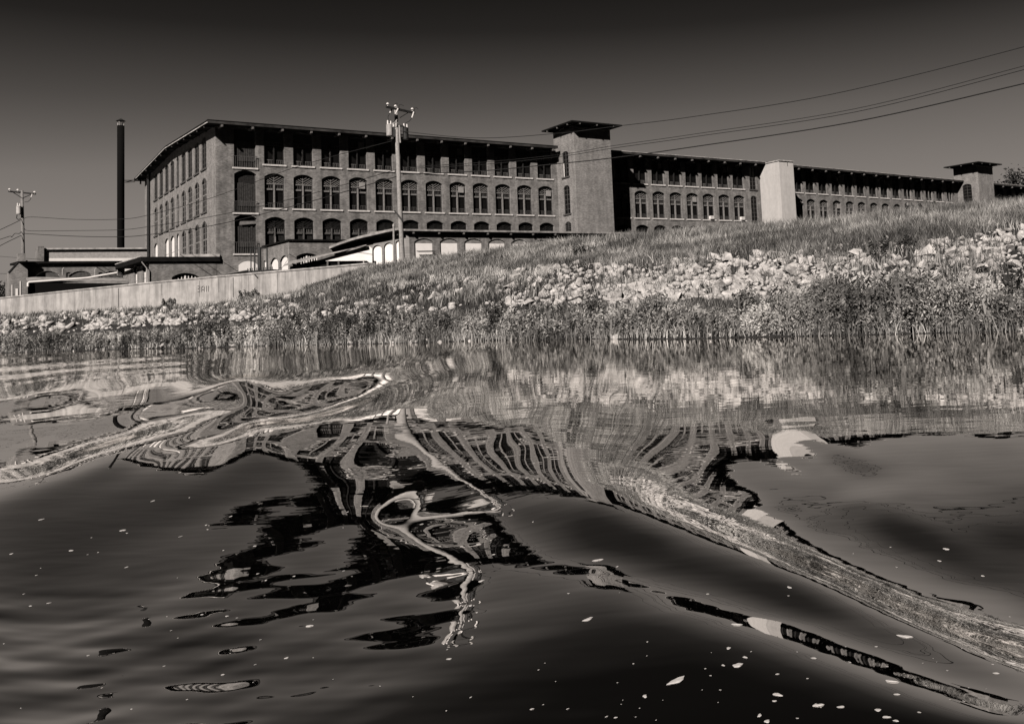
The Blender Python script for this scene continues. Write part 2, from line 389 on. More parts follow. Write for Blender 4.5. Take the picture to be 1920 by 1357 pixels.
MB().tube([W(-.22, 32.6, 20), W(-.22, 32.6, 14), W(-.22, 32.6, 7)], .17).build('drain_pipe', 'metal_d', mill)
MB().tube([W(-.3, 37.3, 19.4), W(-.3, 37.3, 20)], .1).build('downspout', 'metal_d', mill)

# first stair tower
tw = thing('stair_tower', 'square brick stair tower with flat overhanging cap roof in the middle of the mill row', 'tower')
PT = plane(W(38.15, .5, 0), W(38.15, -4, 0)); PF = plane(W(38.15, -4, 0), W(43.25, -4, 0)); PR = plane(W(43.25, -4, 0), W(43.25, .5, 0))
tops = [(9.9, 11.2, .3), (12.1, 15.45, .35), (16.45, 19.45, .25)]
wall(PT, 0, 4.5, 1.5, 22.1, [(2.45, 1.3, tops)], .16).build('side_wall', 'brick_light', tw)
b = MB().poly([W(38.15, -4, 1.5), W(43.25, -4, 1.5), W(43.25, -4, 22.1), W(38.15, -4, 22.1)]); b.build('front_wall', 'brick_light', tw)
MB().poly([W(43.25, -4, 1.5), W(43.25, .5, 1.5), W(43.25, .5, 22.1), W(43.25, -4, 22.1)]).poly([W(43.25, .5, 19.5), W(38.15, .5, 19.5), W(38.15, .5, 22.1), W(43.25, .5, 22.1)]).build('far_wall', 'brick', tw)
for s_, t_, ri in tops:
    o = window(PT, 2.45, s_, 1.3, t_-s_, ri, 'sashdark', tw)
    if s_ > 16: MB().bar(Vector((-.5, .15, .05)), Vector((-.5, .15, 1.6)), .22, .05).build('pale_board', 'white', o)
def cap(parent, f, u0, u1, v0, v1, z, rise=.35, nb=3):
    b = MB(); m = [(u0, v0), (u1, v0), (u1, v1), (u0, v1)]; c = ((u0+u1)/2, (v0+v1)/2)
    base = [f(u, v, z) for u, v in m]; up_ = [f(u, v, z+.16) for u, v in m]; ap = f(c[0], c[1], z+.16+rise)
    b.add(base+up_+[ap], [(3, 2, 1, 0), (0, 1, 5, 4), (1, 2, 6, 5), (2, 3, 7, 6), (3, 0, 4, 7), (4, 5, 8), (5, 6, 8), (6, 7, 8), (7, 4, 8)])
    b.build('cap_roof', 'roof', parent)
    for k in range(nb):
        u = u0+(u1-u0)*(k+.5)/nb
        MB().bar(f(u, v0+1.2, z-.1), f(u, v0+.05, z-.1), .14, .18).build('bracket', 'bracket', parent)
    for k in range(nb):
        v = v0+(v1-v0)*(k+.5)/nb
        MB().bar(f(u0+1.0, v, z-.1), f(u0+.05, v, z-.1), .14, .18).build('bracket', 'bracket', parent)
    MB().bar(f(u0+1.2, v0+1.24-.06, z-.35), f(u1-1.0, v0+1.24-.06, z-.35), .1, .12).build('cornice', 'flash', parent)
cap(tw, W, 37.1, 44.15, -5.25, 1.4, 22.25)

# second block of the mill
wing = thing('mill_wing', 'second brick block of the mill, between the stair tower and the white tower', 'mill')
cols = []
for k, (u, wv) in enumerate([(44.75, 1.7), (47.6, 1.95), (50.39, 1.95), (53.2, 1.95), (55.98, 1.95), (58.75, 1.95), (61.5, 1.95), (64.26, 1.95), (66.98, 1.95), (69.7, 1.15)]):
    cols.append((u, wv, [(7.82, 11.25, .36), (12.12, 15.55, .36), (16.42, 19.6, 0)]))
wall(PB, 43.27, 71.05, 1.5, 19.9, cols).build('long_wall', 'brick', wing)
for k, (c, wv, ops) in enumerate(cols):
    for j, (s_, t_, ri) in enumerate(ops):
        ex = 'vent' if (k, j) in ((3, 2), (1, 1), (5, 1), (7, 2)) else ('aircon' if (k, j) in ((6, 1), (8, 1)) else None)
        window(PB, c, s_, wv, t_-s_, ri, ('low', 'fan', 'top')[j] if wv > 1.5 else ('sashdark' if j else 'low'), wing, extra=ex)
roof_slab('roof', 'roof', wing, [(-1.3, 20.12), (18.1, 20.9), (37.7, 20.1)], 43.3, 72.4)
eave(wing, [44+2.8*i for i in range(11)], W, 20.12, 1.3, 'flash', 43.3, 71.1)
MB().tube([W(43.5, -.16, 19.8), W(43.5, -.16, 8)], .07).build('drain_pipe', 'metal_l', wing)

# white tower
wt = thing('white_tower', 'plain windowless tower painted white with a flat top', 'tower')
b = MB(); q = [(71.06, .6), (71.06, -3.85), (73.75, -3.85), (73.75, .6)]
b.prism([W(u, v, 1.5) for u, v in q], (0, 0, 18.35)); b.build('wall', 'white_brick', wt)
b = MB().prism([W(u, v, 19.853) for u, v in [(70.96, .7), (70.96, -3.97), (73.87, -3.97), (73.87, .7)]], (0, 0, .13)); b.build('coping', 'flash', wt)
MB().bar(W(72.6, -3.87, 19.8), W(72.6, -3.87, 19.3), .12, .05).build('scupper', 'wood_m', wt)

# third block, bending away
A3 = W(73.7, 0, 0); E3 = Vector((math.cos(TH+math.radians(3)), math.sin(TH+math.radians(3)), 0)); N3 = Vector((-E3.y, E3.x, 0))
def W3(a, d, z): return A3+E3*a+N3*d+Vector((0, 0, z))
P3 = plane(W3(0, 0, 0), W3(1, 0, 0))
far = thing('mill_far_block', 'far brick block of the mill, from the white tower to the small capped tower', 'mill')
cols = []
cx = [1.9, 4.95, 7.63, 10.45, 13.43, 16.44, 19.3, 22.3, 25.2, 28.2, 31.2, 34.1, 37.1, 40.1, 43.0]
for c in cx: cols.append((c, 1.85 if c < 42.9 else 1.5, [(12.12, 15.55, .36), (16.4, 19.5, 0)]))
wall(P3, .05, 45.5, 1.5, 19.85, cols).build('long_wall', 'brick', far)
for k, (c, wv, ops) in enumerate(cols):
    for j, (s_, t_, ri) in enumerate(ops):
        ex = 'vent' if (k, j) in ((4, 1), (4, 0), (8, 1), (12, 1)) else None
        o = window(P3, c, s_, wv, t_-s_, ri, ('fan', 'top')[j], far, extra=ex)
        if (k, j) in ((10, 1), (12, 1), (14, 1)):
            MB().bar(Vector((0, .1, .05)), Vector((0, .1, 2.0)), .2, .1).build('pale_post', 'wood_l', o)
roof_slab('roof', 'roof', far, [(-1.3, 20.02), (18.1, 20.8), (37, 20.0)], 0.2, 45.6, f=W3)
eave(far, [1+2.95*i for i in range(15)], W3, 20.02, 1.3, 'flash', .2, 45.45)
ft = thing('far_stair_tower', 'small brick tower with overhanging cap roof at the far right mill end', 'tower')
tops = [(16.3, 19.35, .3)]
PT3 = plane(W3(45.5, .5, 0), W3(45.5, -4, 0))
wall(PT3, 0, 4.5, 1.5, 22.3, [(2.3, 1.7, tops)], .16).build('side_wall', 'brick_light', ft)
window(PT3, 2.3, 16.3, 1.7, 3.05, .3, 'sashdark', ft)
MB().poly([W3(45.5, -4, 1.5), W3(50.1, -4, 1.5), W3(50.1, -4, 22.3), W3(45.5, -4, 22.3)]).build('front_wall', 'brick_light', ft)
MB().poly([W3(50.1, -4, 1.5), W3(50.1, .5, 1.5), W3(50.1, .5, 22.3), W3(50.1, -4, 22.3)]).build('far_wall', 'brick', ft)
cap(ft, W3, 43.9, 51.2, -5.2, 1.3, 22.4, nb=3)
lb = thing('mill_last_block', 'last brick block of the mill beyond the small tower, before the dark trees', 'mill')
cols = [(53+3*i, 1.85, [(16.4, 19.5, 0)]) for i in range(8)]
wall(P3, 50.15, 78, 1.5, 19.8, cols).build('long_wall', 'brick', lb)
for c, wv, ops in cols: window(P3, c, 16.4, wv, 3.1, 0, 'top', lb)
roof_slab('roof', 'roof', lb, [(-1.5, 20.0), (18.1, 20.8), (37, 20.0)], 50.2, 79, f=W3)
eave(lb, [51.5+3*i for i in range(9)], W3, 20.0, 1.5, 'flash', 50.2, 79)

# chimney
ch = thing('chimney_stack', 'tall slim dark steel chimney with a small rain cap, left of the mill', 'chimney')
c0 = atY(226.5, 470, 118); ct = atY(226.5, 236, 118); ax = ct-c0; base = c0-ax*.75
MB().tube([base, c0, (c0+ct)/2, ct], .41, 20).build('stack', 'stack', ch, True)
t2 = atY(226.5, 225, 118)
b = MB()
for a in range(4): o_ = Vector((math.cos(a*1.57), math.sin(a*1.57), 0))*.38; b.bar(ct+o_, t2+o_-Vector((0, 0, .1)), .05)
b.build('cap_support', 'metal_l', ch)
MB().tube([t2-Vector((0, 0, .15)), t2+Vector((0, 0, .15))], [.55, .05], 16).build('rain_cap', 'metal_d', ch)
b = MB(); q = atY(232, 338.5, 118)
b.bar(q, W(-.9, 37.6, 19.9), .09); b.bar(q+Vector((0, 0, -.25)), W(-.9, 37.6, 19.7), .07); b.bar(q+Vector((.1, 0, -.25)), W(-.9, 37.2, 19.9), .07); b.build('brace', 'metal_d', ch)

# ------------------------------------------------------------------ low buildings on the yard
def px_poly(P, pts, off=0): return [P(*P.hit(x, y, off), off) for x, y in pts]
# A: low brick annex at the mill corner
an = thing('brick_annex', 'low brick annex with dark flat roof and wide arched window at the mill corner', 'outbuilding')
PAF = plane(W(-5.75, -.02, 0), W(0, -.02, 0)); PAL = plane(W(-5.75, 14, 0), W(-5.75, -.02, 0))
c1 = PAF.hit(348, 528)
wall(PAF, 0, 5.75, 1.5, 7.0, [(c1[0], 2.35, [(c1[1]-.5, c1[1]+.8, .38)])]).build('front_wall', 'brick', an)
window(PAF, c1[0], c1[1]-.5, 2.35, 1.3, .38, 'wide', an)
lw = []
for x, y in ((254.5, 536), (270.5, 533)): a, z = PAL.hit(x, y); lw.append((a, 1.5, [(z-1.2, z+(2.15 if x < 260 else 2.35)+.0, .6)]))
wall(PAL, 0, 14.02, 1.5, 6.9, lw).build('side_wall', 'brick_light', an)
for a, wv, ops in lw:
    s_, t_, ri = ops[0]; window(PAL, a, s_, wv, t_-s_, ri, 'board', an)
MB().prism([W(-6.5, -.22, 6.93), W(.3, -.22, 6.93), W(.35, 14, 7.2), W(-6.5, 14, 7.2)], (0, 0, .42)).build('roof', 'roof', an)
MB().hexa([W(-6.56, -.2, 7.36), W(-6.5, -.2, 7.36), W(-6.5, 14, 7.63), W(-6.56, 14, 7.63)], [W(-6.56, -.2, 7.44), W(-6.5, -.2, 7.44), W(-6.5, 14, 7.71), W(-6.56, 14, 7.71)]).build('roof_edge', 'flash', an)
MB().tube([W(-6.45, -.3, 6.9), W(-6.0, -.25, 6.3), W(-5.9, -.2, 3)], .05).build('downspout', 'metal_l', an)
MB().prism([W(-3.2, .05, 7.353), W(.25, -.2, 7.353), W(.25, .1, 7.353)], (0, 0, .25)).build('parapet', 'flash', an)

# B: pale-walled building behind, with long low roof
bb = thing('pale_walled_shed', 'long low shed with a white lower wall under a dark eave, left of the mill', 'outbuilding')
PBB = plane(W(-11.2, 33, 0), W(0, 33, 0))
b = MB(); b.prism([W(-11.1, 33, 6), W(.5, 33, 6), W(.5, 33, 9.75), W(-11.1, 33, 9.75)], N2*6); b.build('lower_wall', 'white', bb)
b = MB(); b.prism([W(-11.1, 33, 9.752), W(.5, 33, 9.752), W(.5, 33, 10.75), W(-11.1, 33, 10.75)], N2*6); b.build('eave_shade_band', 'grey_paint_and_shade', bb)  # eave shadow on the white wall, put in as a grey band
MB().prism([W(-11.4, 32.9, 10.75), W(.2, 32.9, 10.85), W(.2, 40, 11.3), W(-11.4, 40, 11.2)], (0, 0, .16)).build('roof', 'flash', bb)
MB().hexa([W(-11.4, 32.85, 10.6), W(.2, 32.85, 10.7), W(.2, 32.9, 10.7), W(-11.4, 32.9, 10.6)], [W(-11.4, 32.85, 10.74), W(.2, 32.85, 10.84), W(.2, 32.9, 10.84), W(-11.4, 32.9, 10.74)]).build('fascia', 'roof', bb)
MB().prism([W(-12.1, 32.6, 6), W(-11.15, 32.6, 6), W(-11.15, 32.6, 11.1), W(-11.75, 32.6, 11.1)], N2*3).build('end_buttress', 'brick', bb)

# C: arched shed with dark canopy, nearest on the left
cc = thing('arched_shed', 'low brick shed with three wide boarded arches under a dark eave, behind the flood wall', 'outbuilding')
PC = plane(W(-14.3, 14, 0), W(-5.8, 14, 0))
lw = []
for x0, x1, yt in ((68, 112, 507.8), (129, 173, 507.5), (189, 234, 507.5)):
    a0, _ = PC.hit(x0, 520); a1, _ = PC.hit(x1, 520); _, z = PC.hit((x0+x1)/2, yt)
    lw.append(((a0+a1)/2, a1-a0, [(z-2.0, z, .45)]))
wall(PC, -.3, 8.5, 1.5, 7.9, lw, .2).build('front_wall', 'brick', cc)
for a, wv, ops in lw:
    s_, t_, ri = ops[0]; main = link('arch_board', kit('board', wv, t_-s_-.35, ri)[0][1], cc)
    o = window(PC, a, s_+.35, wv-.01, t_-s_-.36, ri, 'board', cc, 'arch_window'); bpy.data.objects.remove(main)
    # upper half weathered grey, pale bottom board
    MB().prism([PC(a+x, z, .12) for x, z in [(-wv/2+.03, s_+.85), (wv/2-.03, s_+.85)]+[(x*.97, z-.03) for x, z in arch(0, wv, s_, t_, ri)[::-1]]], N2*.06).build('arch_board', 'wood_m', cc)
MB().prism([W(-15.0, 13.7, 7.78), W(-5.9, 13.7, 7.78), W(-5.9, 24, 8.3), W(-15.0, 24, 8.3)], (0, 0, .22)).build('roof', 'roof', cc)
MB().poly([W(-14.6, 14, 1.5), W(-14.6, 24, 1.5), W(-14.6, 24, 8.2), W(-14.6, 14, 7.7)]).build('side_wall', 'brick_light', cc)
MB().prism([W(-15.05, 12.8, 7.945), W(-14.4, 12.8, 7.945), W(-14.4, 14, 8.0), W(-15.05, 14, 8.0)], (0, 0, .75)).build('chimney', 'brick', cc)
a = onV(53, 530, 11); c = onV(240, 531.5, 11); d_ = N2*3
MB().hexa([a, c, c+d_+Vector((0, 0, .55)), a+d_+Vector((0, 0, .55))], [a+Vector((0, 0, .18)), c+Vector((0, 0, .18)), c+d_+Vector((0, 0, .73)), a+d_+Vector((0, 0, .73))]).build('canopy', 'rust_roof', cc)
MB().hexa([a-N2*.02+Vector((.6, 0, -.03)), c-N2*.02-Vector((0, 0, .03)), c+d_-Vector((0, 0, 3)), a+d_+Vector((1.2, 0, -3))], [a+Vector((.7, .2, -2.6)), c+Vector((0, .1, -2.6)), c+d_-Vector((0, 0, 3.2)), a+d_+Vector((1.2, 0, -3.2))]).build('canopy_shade', 'shade_fill', cc)  # black block painted in for the shade under the canopy
pts = [onV(x, y, 10.9) for x, y in ((52.5, 537), (52.5, 530.5), (55, 529), (135, 523.5), (165, 521), (195, 515.5), (219, 511.5))]
MB().tube(pts, .1).build('pipe', 'white', cc)
for x in (120, 181, 223):
    p0 = onV(x, 502, 13.6); MB().tube([p0, p0+Vector((-.15, 0, -.15)), p0+Vector((-.15, 0, -.75))], .045).build('downspout', 'metal_l', cc)

# D: little house with parapet by the left pole
dd = thing('small_brick_house', 'small brick house with a sloping roof edge and narrow white windows, beside the left pole', 'house')
PD = plane(W(-17.0, 13.5, 0), W(-15.2, 13.5, 0))
def dh(x, y): a, z = PD.hit(x, y); return PD(a, z)
MB().prism([dh(17, 560), dh(52, 560), dh(52, 488), dh(42, 488), dh(32, 494), dh(17, 511)], N2*5).build('wall', 'brick_light', dd)
MB().bar(dh(15.5, 511.5), dh(32, 493), .1, .12).bar(dh(32, 493), dh(44, 486.5), .1, .12).build('roof_edge', 'metal_d', dd)
for x, y0, y1, wd in ((21.5, 534, 556, 1.6), (29, 541, 556, 4.5), (37, 527, 556, 1.8)):
    MB().hexa([dh(x, y1)-N2*.05, dh(x+wd, y1)-N2*.05, dh(x+wd, y1), dh(x, y1)], [dh(x, y0)-N2*.05, dh(x+wd, y0)-N2*.05, dh(x+wd, y0), dh(x, y0)]).build('window', 'white', dd)

# E: brick block against the mill
eb = thing('flat_roofed_block', 'flat roofed brick block with white boarded arches on its side, against the mill wall', 'outbuilding')
PEL = plane(W(4.3, 0, 0), W(4.3, -8.2, 0)); PEF = plane(W(4.3, -8.2, 0), W(14, -8.2, 0))
lw = []
for x0, x1, yt in ((490, 501, 488.5), (507, 521.5, 483.2), (525, 540, 478.8)):
    a0, _ = PEL.hit(x0, 495); a1, _ = PEL.hit(x1, 495); _, z = PEL.hit((x0+x1)/2, yt); lw.append(((a0+a1)/2, a1-a0, [(z-3.2, z, .5)]))
lw = [lw[1], lw[2], lw[0]]
zt = PEF.hit(600, 452)[1]; za = PEL.hit(500, 465)
wall(PEL, 0, 8.2, 1.5, zt, lw, .2).build('side_wall', 'brick_light', eb)
for a, wv, ops in lw: s_, t_, ri = ops[0]; window(PEL, a, s_, wv-.02, t_-s_-.02, ri-.02, 'board', eb)
a0, _ = PEF.hit(556, 480); a1, _ = PEF.hit(596, 478); _, z = PEF.hit(576, 474.5)
wall(PEF, 0, 9.7, 1.5, zt, [((a0+a1)/2, a1-a0, [(z-1.8, z, .3)])], .2).build('front_wall', 'brick', eb)
window(PEF, (a0+a1)/2, z-1.8, a1-a0, 1.8, .3, 'wide', eb)
MB().prism([W(4.15, -8.35, zt), W(14, -8.35, zt), W(14, 0, zt+.1), W(4.15, 0, zt+.1)], (0, 0, .14)).build('roof', 'roof', eb)
MB().tube([W(6, -8.3, zt+.1)+E2*i*.1 for i in range(2)], .01).build('vent', 'metal_d', eb)
bw = thing('basement_window', 'wide white boarded arch low on the mill wall, beside the dark frame platform', 'window')
q0, _ = PB.hit(447, 492); q1, _ = PB.hit(483, 490); zz = PB.hit(465, 489.5)[1]
pn = MB().prism([PB(x, z, -.06) for x, z in [((q0), zz-1.6), ((q1), zz-1.6)]+[((q0+q1)/2+x, z) for x, z in arch(0, q1-q0, 0, zz, .4)[::-1]]], N2*.05).build('board', 'white', bw)
MB().prism([PB(x, z, -.04) for x, z in [((q0-.15), zz-1.6), ((q1+.15), zz-1.6)]+[((q0+q1)/2+x, z) for x, z in arch(0, q1-q0+.3, 0, zz+.25, .45)[::-1]]], N2*.03).build('surround', 'brick_light', bw)

# F: long low building with a sagging roof edge, in front of the mill
fb = thing('long_low_building', 'long low brick building with white arches and curved roof edge, before the mill', 'outbuilding')
ra = onV(751, 430.5, -14); 
edge = [onV(x, y, v) for x, y, v in ((751, 430.5, -14), (724, 435.5, -13), (698, 441.6, -12), (676, 446.5, -11.1), (658, 451.5, -10.4), (636, 459, -9.7), (617, 466.5, -9))]
bk = [p+N2*(7.2-i*.5)+E2*2.5 for i, p in enumerate(edge)]
b = MB()
for i in range(len(edge)-1):
    z_ = Vector((0, 0, .22)); b.hexa([edge[i], edge[i+1], bk[i+1], bk[i]], [edge[i]+z_, edge[i+1]+z_, bk[i+1]+z_, bk[i]+z_])
b.build('end_roof', 'rust_roof', fb)
zf = onV(758, 433, -14).z; uF = onV(758, 433, -14).dot(E2)-C0.dot(E2)
MB().prism([W(uF, -14.1, zf), W(52, -14.1, zf), W(52, -5, zf+.6), W(uF, -5, zf+.6)], (0, 0, .17)).build('roof', 'rust_roof', fb)
PFF = plane(W(uF+.6, -13.65, 0), W(52, -13.65, 0))
lw = []
for x0, x1, yt in ((777, 812, 446.8), (825, 858.8, 446.8), (871, 904, 447.3), (916, 947.5, 448), (959, 989.5, 448.8), (1000.5, 1031, 449.8), (1042, 1071, 450.6), (1082, 1110, 451.5)):
    a0, _ = PFF.hit(x0, 465); a1, _ = PFF.hit(x1, 465); _, z = PFF.hit((x0+x1)/2, yt); lw.append(((a0+a1)/2, a1-a0, [(z-3.0, z, .33)]))
wall(PFF, 0, 33, 1.5, zf+.05, lw, .22).build('front_wall', 'brick', fb)
for k, (a, wv, ops) in enumerate(lw):
    s_, t_, ri = ops[0]
    pn = MB().prism([PFF(a+x, z, .1) for x, z in [(-wv/2+.03, t_-.42), (wv/2-.03, t_-.42)]+[(x*.98, z-.02) for x, z in arch(0, wv, s_, t_, ri)[::-1]]], PFF.n*.05).build('arch_board', 'brick_light', fb)
    MB().prism([PFF(a+x, z, .12) for x, z in [(-wv/2+.03, s_), (wv/2-.03, s_), (wv/2-.03, t_-.43), (0, t_-.46), (-wv/2+.03, t_-.43)]], PFF.n*.05).build('white_shutter', 'white', fb)
    MB().bar(PFF(a-wv/2-.2, zf-.12, -.0), PFF(a-wv/2-.2, zf-.16, -.4), .16, .16).build('bracket', 'bracket', fb)
p0 = onV(781, 471.5, -13.8); p1 = onV(812, 471, -13.8); MB().hexa([p0, p1, p1-N2*.5-Vector((0, 0, .1)), p0-N2*.5-Vector((0, 0, .1))], [p0+Vector((0, 0, .06)), p1+Vector((0, 0, .06)), p1-N2*.5-Vector((0, 0, .04)), p0-N2*.5-Vector((0, 0, .04))]).build('shelf', 'metal_d', fb)
# end wall (skewed) with three tall arches
g0 = W(uF+.6, -13.65, 0); g1 = onV(640, 480, -8.9); PFE = plane(Vector((g1.x, g1.y, 0)), Vector((g0.x, g0.y, 0)))
lw = []
for x0, x1, yt in ((699, 716, 459.3), (720, 738, 454.8), (742, 754, 450.5)):
    a0, _ = PFE.hit(x0, 470); a1, _ = PFE.hit(x1, 470); _, z = PFE.hit((x0+x1)/2, yt); lw.append(((a0+a1)/2, a1-a0, [(z-3.6, z, .42)]))
zz0 = PFE.hit(645, 462)[1]; L = PFE.L
wall(PFE, 0, L, 1.5, zf, lw, .18, top=lambda a: zz0-.25+(zf-zz0+.2)*min(1, a/L)).build('end_wall', 'brick_light', fb)
for a, wv, ops in lw: s_, t_, ri = ops[0]; window(PFE, a, s_, wv-.02, t_-s_-.02, ri-.02, 'board', fb)

# G: lean-to canopy with white siding
gg = thing('lean_to_canopy', 'white sided lean-to with ragged sloping roof over a dark bay, behind the flood wall', 'canopy')
ga = onV(600, 480, -11.6); gb = onV(693, 480, -14.9); PG = plane(Vector((ga.x, ga.y, 0)), Vector((gb.x, gb.y, 0)))
def gh(x, y, off=0): a, z = PG.hit(x, y, off); return PG(a, z, off)
MB().prism([gh(592, 489.5), gh(688, 489), gh(693, 493), gh(694, 497), gh(698, 497), gh(698, 466), gh(692, 462), gh(685, 461.5)], PG.n*.08).build('siding', 'white_siding', gg)
MB().hexa([gh(531, 499.5, -.5), gh(687, 460, -.5), gh(700, 458.5, 1.2), gh(545, 491, 1.2)], [gh(531, 498, -.5), gh(687, 458.5, -.5), gh(700, 457, 1.2), gh(545, 489.5, 1.2)]).build('roof', 'rust_roof', gg)
MB().prism([gh(542, 512, .3), gh(692, 500, .3), gh(692, 488, .3), gh(592, 488, .3), gh(544, 500, .3)], PG.n*1.5).build('bay_shade', 'shade_fill', gg)  # black fill standing for the shade inside the open bay
for x in (615, 635.5): MB().bar(gh(x, 489, .05), gh(x, 506, .05), .16).build('post', 'wood_m', gg)
MB().bar(gh(684, 489, .06), gh(684, 502, .06), .5, .1).build('post', 'grey_paint_and_shade', gg)

# ------------------------------------------------------------------ flood wall and platform
WALLPX = [(-260, 586, 103), (0, 560, 90), (140, 545.3, 85.5), (280, 531.5, 81.5), (420, 518.6, 78.6), (556, 507, 74.8), (690, 495.6, 71.5)]
wl = [atY(x, y, Y) for x, y, Y in WALLPX]
fw_ = thing('flood_wall', 'long pale streaked concrete flood wall running behind the rocky bank on the left', 'wall')
off = Vector((.35, .42, 0)); joints = []
b = MB()
for i in range(len(wl)-1):
    a, c = wl[i], wl[i+1]; n_ = 4
    for k in range(n_):
        p, q = a.lerp(c, k/n_), a.lerp(c, (k+1)/n_)
        dn = Vector((0, 0, -3.6)); b.hexa([p+dn, q-(q-p)*.006+dn, q-(q-p)*.006+off+dn, p+off+dn], [p, q-(q-p)*.006, q-(q-p)*.006+off, p+off])
b.build('wall_panels', 'concrete', fw_)
b = MB()
for i in range(len(wl)-1): a, c = wl[i], wl[i+1]; b.hexa([a+off*-.12+Vector((0, 0, .003)), c+off*-.12+Vector((0, 0, .003)), c+off*1.1+Vector((0, 0, .003)), a+off*1.1+Vector((0, 0, .003))], [a+off*-.12+Vector((0, 0, .12)), c+off*-.12+Vector((0, 0, .12)), c+off*1.1+Vector((0, 0, .12)), a+off*1.1+Vector((0, 0, .12))])
b.build('coping', 'concrete', fw_)
for x in (222, 303, 374, 410, 437, 466, 520, 573, 640):       # casting joints, some with rust runs
    seg = max(i for i in range(len(WALLPX)-1) if WALLPX[i][0] <= x); Pj = plane(wl[seg], wl[seg+1]); y0 = np.interp(x, [p[0] for p in WALLPX], [p[1] for p in WALLPX])
    a_, z_ = Pj.hit(x, y0+3, -.02); dl_ = random.Random(x).uniform(.9, 2.2)
    MB().bar(Pj(a_, z_-dl_, -.012), Pj(a_, z_, -.012), .02+.05*(x in (437, 222)), .02, Vector((0, 1, 0))).build('joint', 'wood_m', fw_)
# faded painted number on the wall
def on_wall(x, y, o=0): 
    P = plane(wl[3], wl[4]); a, z = P.hit(x, y, -o); return P(a, z, -o)
gr = MB()
for s_ in (((370, 536), (374, 536), (374, 540), (371, 541), (374, 544), (374, 547), (370, 547)), ((378, 547), (378, 538), (381, 536), (383, 538), (383, 547)), ((378, 543), (383, 543)), ((387, 536), (387, 547)), ((391, 536), (391, 547))):
    for p, q in zip(s_[:-1], s_[1:]): gr.bar(on_wall(*p, .03), on_wall(*q, .03), .05, .02)
gr.build('faded_marking', 'faded', fw_)
pf = thing('gauge_platform', 'small dark steel frame platform mounted on top of the flood wall', 'platform')
Yp = 77.2
def q_(x, y, d=0): return atY(x, y, Yp+d)
for x, t, w_, d in ((470.6, 465, .07, 0), (477.5, 464, .1, .8), (486.5, 464, .22, .3), (500.7, 465, .09, .6)):
    MB().bar(q_(x, 509, d), q_(x, t, d), w_).build('post', 'metal_d', pf)
MB().bar(q_(470, 466, 0), q_(500.7, 465.5, .6), .08).bar(q_(478, 463.8, .8), q_(501, 464.5, .6), .06).build('top_rail', 'metal_d', pf)
a, c = q_(465, 513, 0), q_(511, 510, .2)
b = MB().hexa([a, c, c+Vector((.2, 1, 0)), a+Vector((.2, 1, 0))], [a+Vector((0, 0, .22)), c+Vector((0, 0, .22)), c+Vector((.2, 1, .22)), a+Vector((.2, 1, .22))])
for k in range(12): p = a.lerp(c, k/11); b.bar(p+Vector((0, -.03, .2)), p+Vector((0, -.03, .42)), .05)
b.build('deck', 'metal_d', pf)
MB().bar(q_(477, 514, -.5), q_(484.5, 522.5, -.4), .08).bar(q_(484.5, 522.5, -.4), q_(486, 512, -.4), .08).build('brace', 'metal_d', pf)
lr = thing('low_dark_roof', 'thin dark sloping roof just above the flood wall, left of the frame platform', 'roof')
MB().hexa([q_(384, 526, 4), q_(466, 520, .6), q_(466, 520, 4), q_(390, 526, 7)], [q_(384, 521.5, 4), q_(466, 506.5, .6), q_(466, 507.5, 4), q_(390, 521, 7)]).build('roof', 'roof', lr)
MB().bar(q_(384, 521.2, 3.95), q_(466, 506.2, .55), .05, .06).build('roof_edge', 'bracket', lr)

# ------------------------------------------------------------------ poles and wires
def insulator(p, parent, s=.11):
    MB().tube([p, p+Vector((0, 0, .10)), p+Vector((0, 0, .12)), p+Vector((0, 0, .2)), p+Vector((0, 0, .24))], [.03, .03, s, s*.8, .03], 8).build('insulator', 'ceramic', parent)
def can(p, r, h, parent, m='grey_paint_and_shade'):
    c = MB().tube([p, p+Vector((0, 0, .04)), p+Vector((0, 0, h-.06)), p+Vector((0, 0, h)), p+Vector((0, 0, h+.07))], [r*.9, r, r, r*1.05, r*.7], 14).build('transformer', m, parent, False)
    MB().tube([p+Vector((-.1, -.05, h)), p+Vector((-.1, -.05, h+.34))], [.07, .05], 7).build('bushing', 'ceramic', c)
    MB().tube([p+Vector((.12, -.05, h)), p+Vector((.12, -.05, h+.28))], [.06, .04], 7).build('bushing', 'ceramic', c)
    return c
up_ = thing('utility_pole', 'tall pale utility pole with crossarm and transformer cans standing before the mill', 'utility pole')
YP = 70.0
pb, pt = atY(754.6, 500, YP), atY(742, 200, YP)
MB().tube([pb-(pt-pb)*.1, pb, (pb+pt)/2, pt], [.21, .20, .165, .125], 12).build('pole', 'pole', up_, True)
a, c = atY(724.7, 201.2, YP-1.0), atY(778.5, 213, YP+.9)
MB().bar(a+Vector((0, -.15, 0)), c+Vector((0, -.15, 0)), .12, .15).build('crossarm', 'pole_d', up_)
MB().bar(atY(766, 211, YP+.3), atY(750, 221, YP-.1), .07).build('crossarm_brace', 'pole_d', up_)
for x, y, d in ((727, 199, -.9), (741.5, 203, -.4), (773, 208.5, .75)): insulator(atY(x, y, YP+d-.15), up_)
for x0, y0, x1, y1 in ((736.5, 201.5, 731, 212), (746.5, 203.5, 741.5, 214), (776, 210, 772.5, 221)):
    MB().tube([atY(x0, y0, YP-.5), atY(x1, y1, YP-.5)], .055, 7).build('fuse_tube', 'ceramic', up_)
can(atY(730.6, 255.5, YP-.5), .23, .82, up_, 'grey_paint_and_shade'); can(atY(761, 262, YP+.2), .2, .85, up_, 'metal_d'); can(atY(741, 257, YP+.9), .19, .7, up_, 'metal_d')
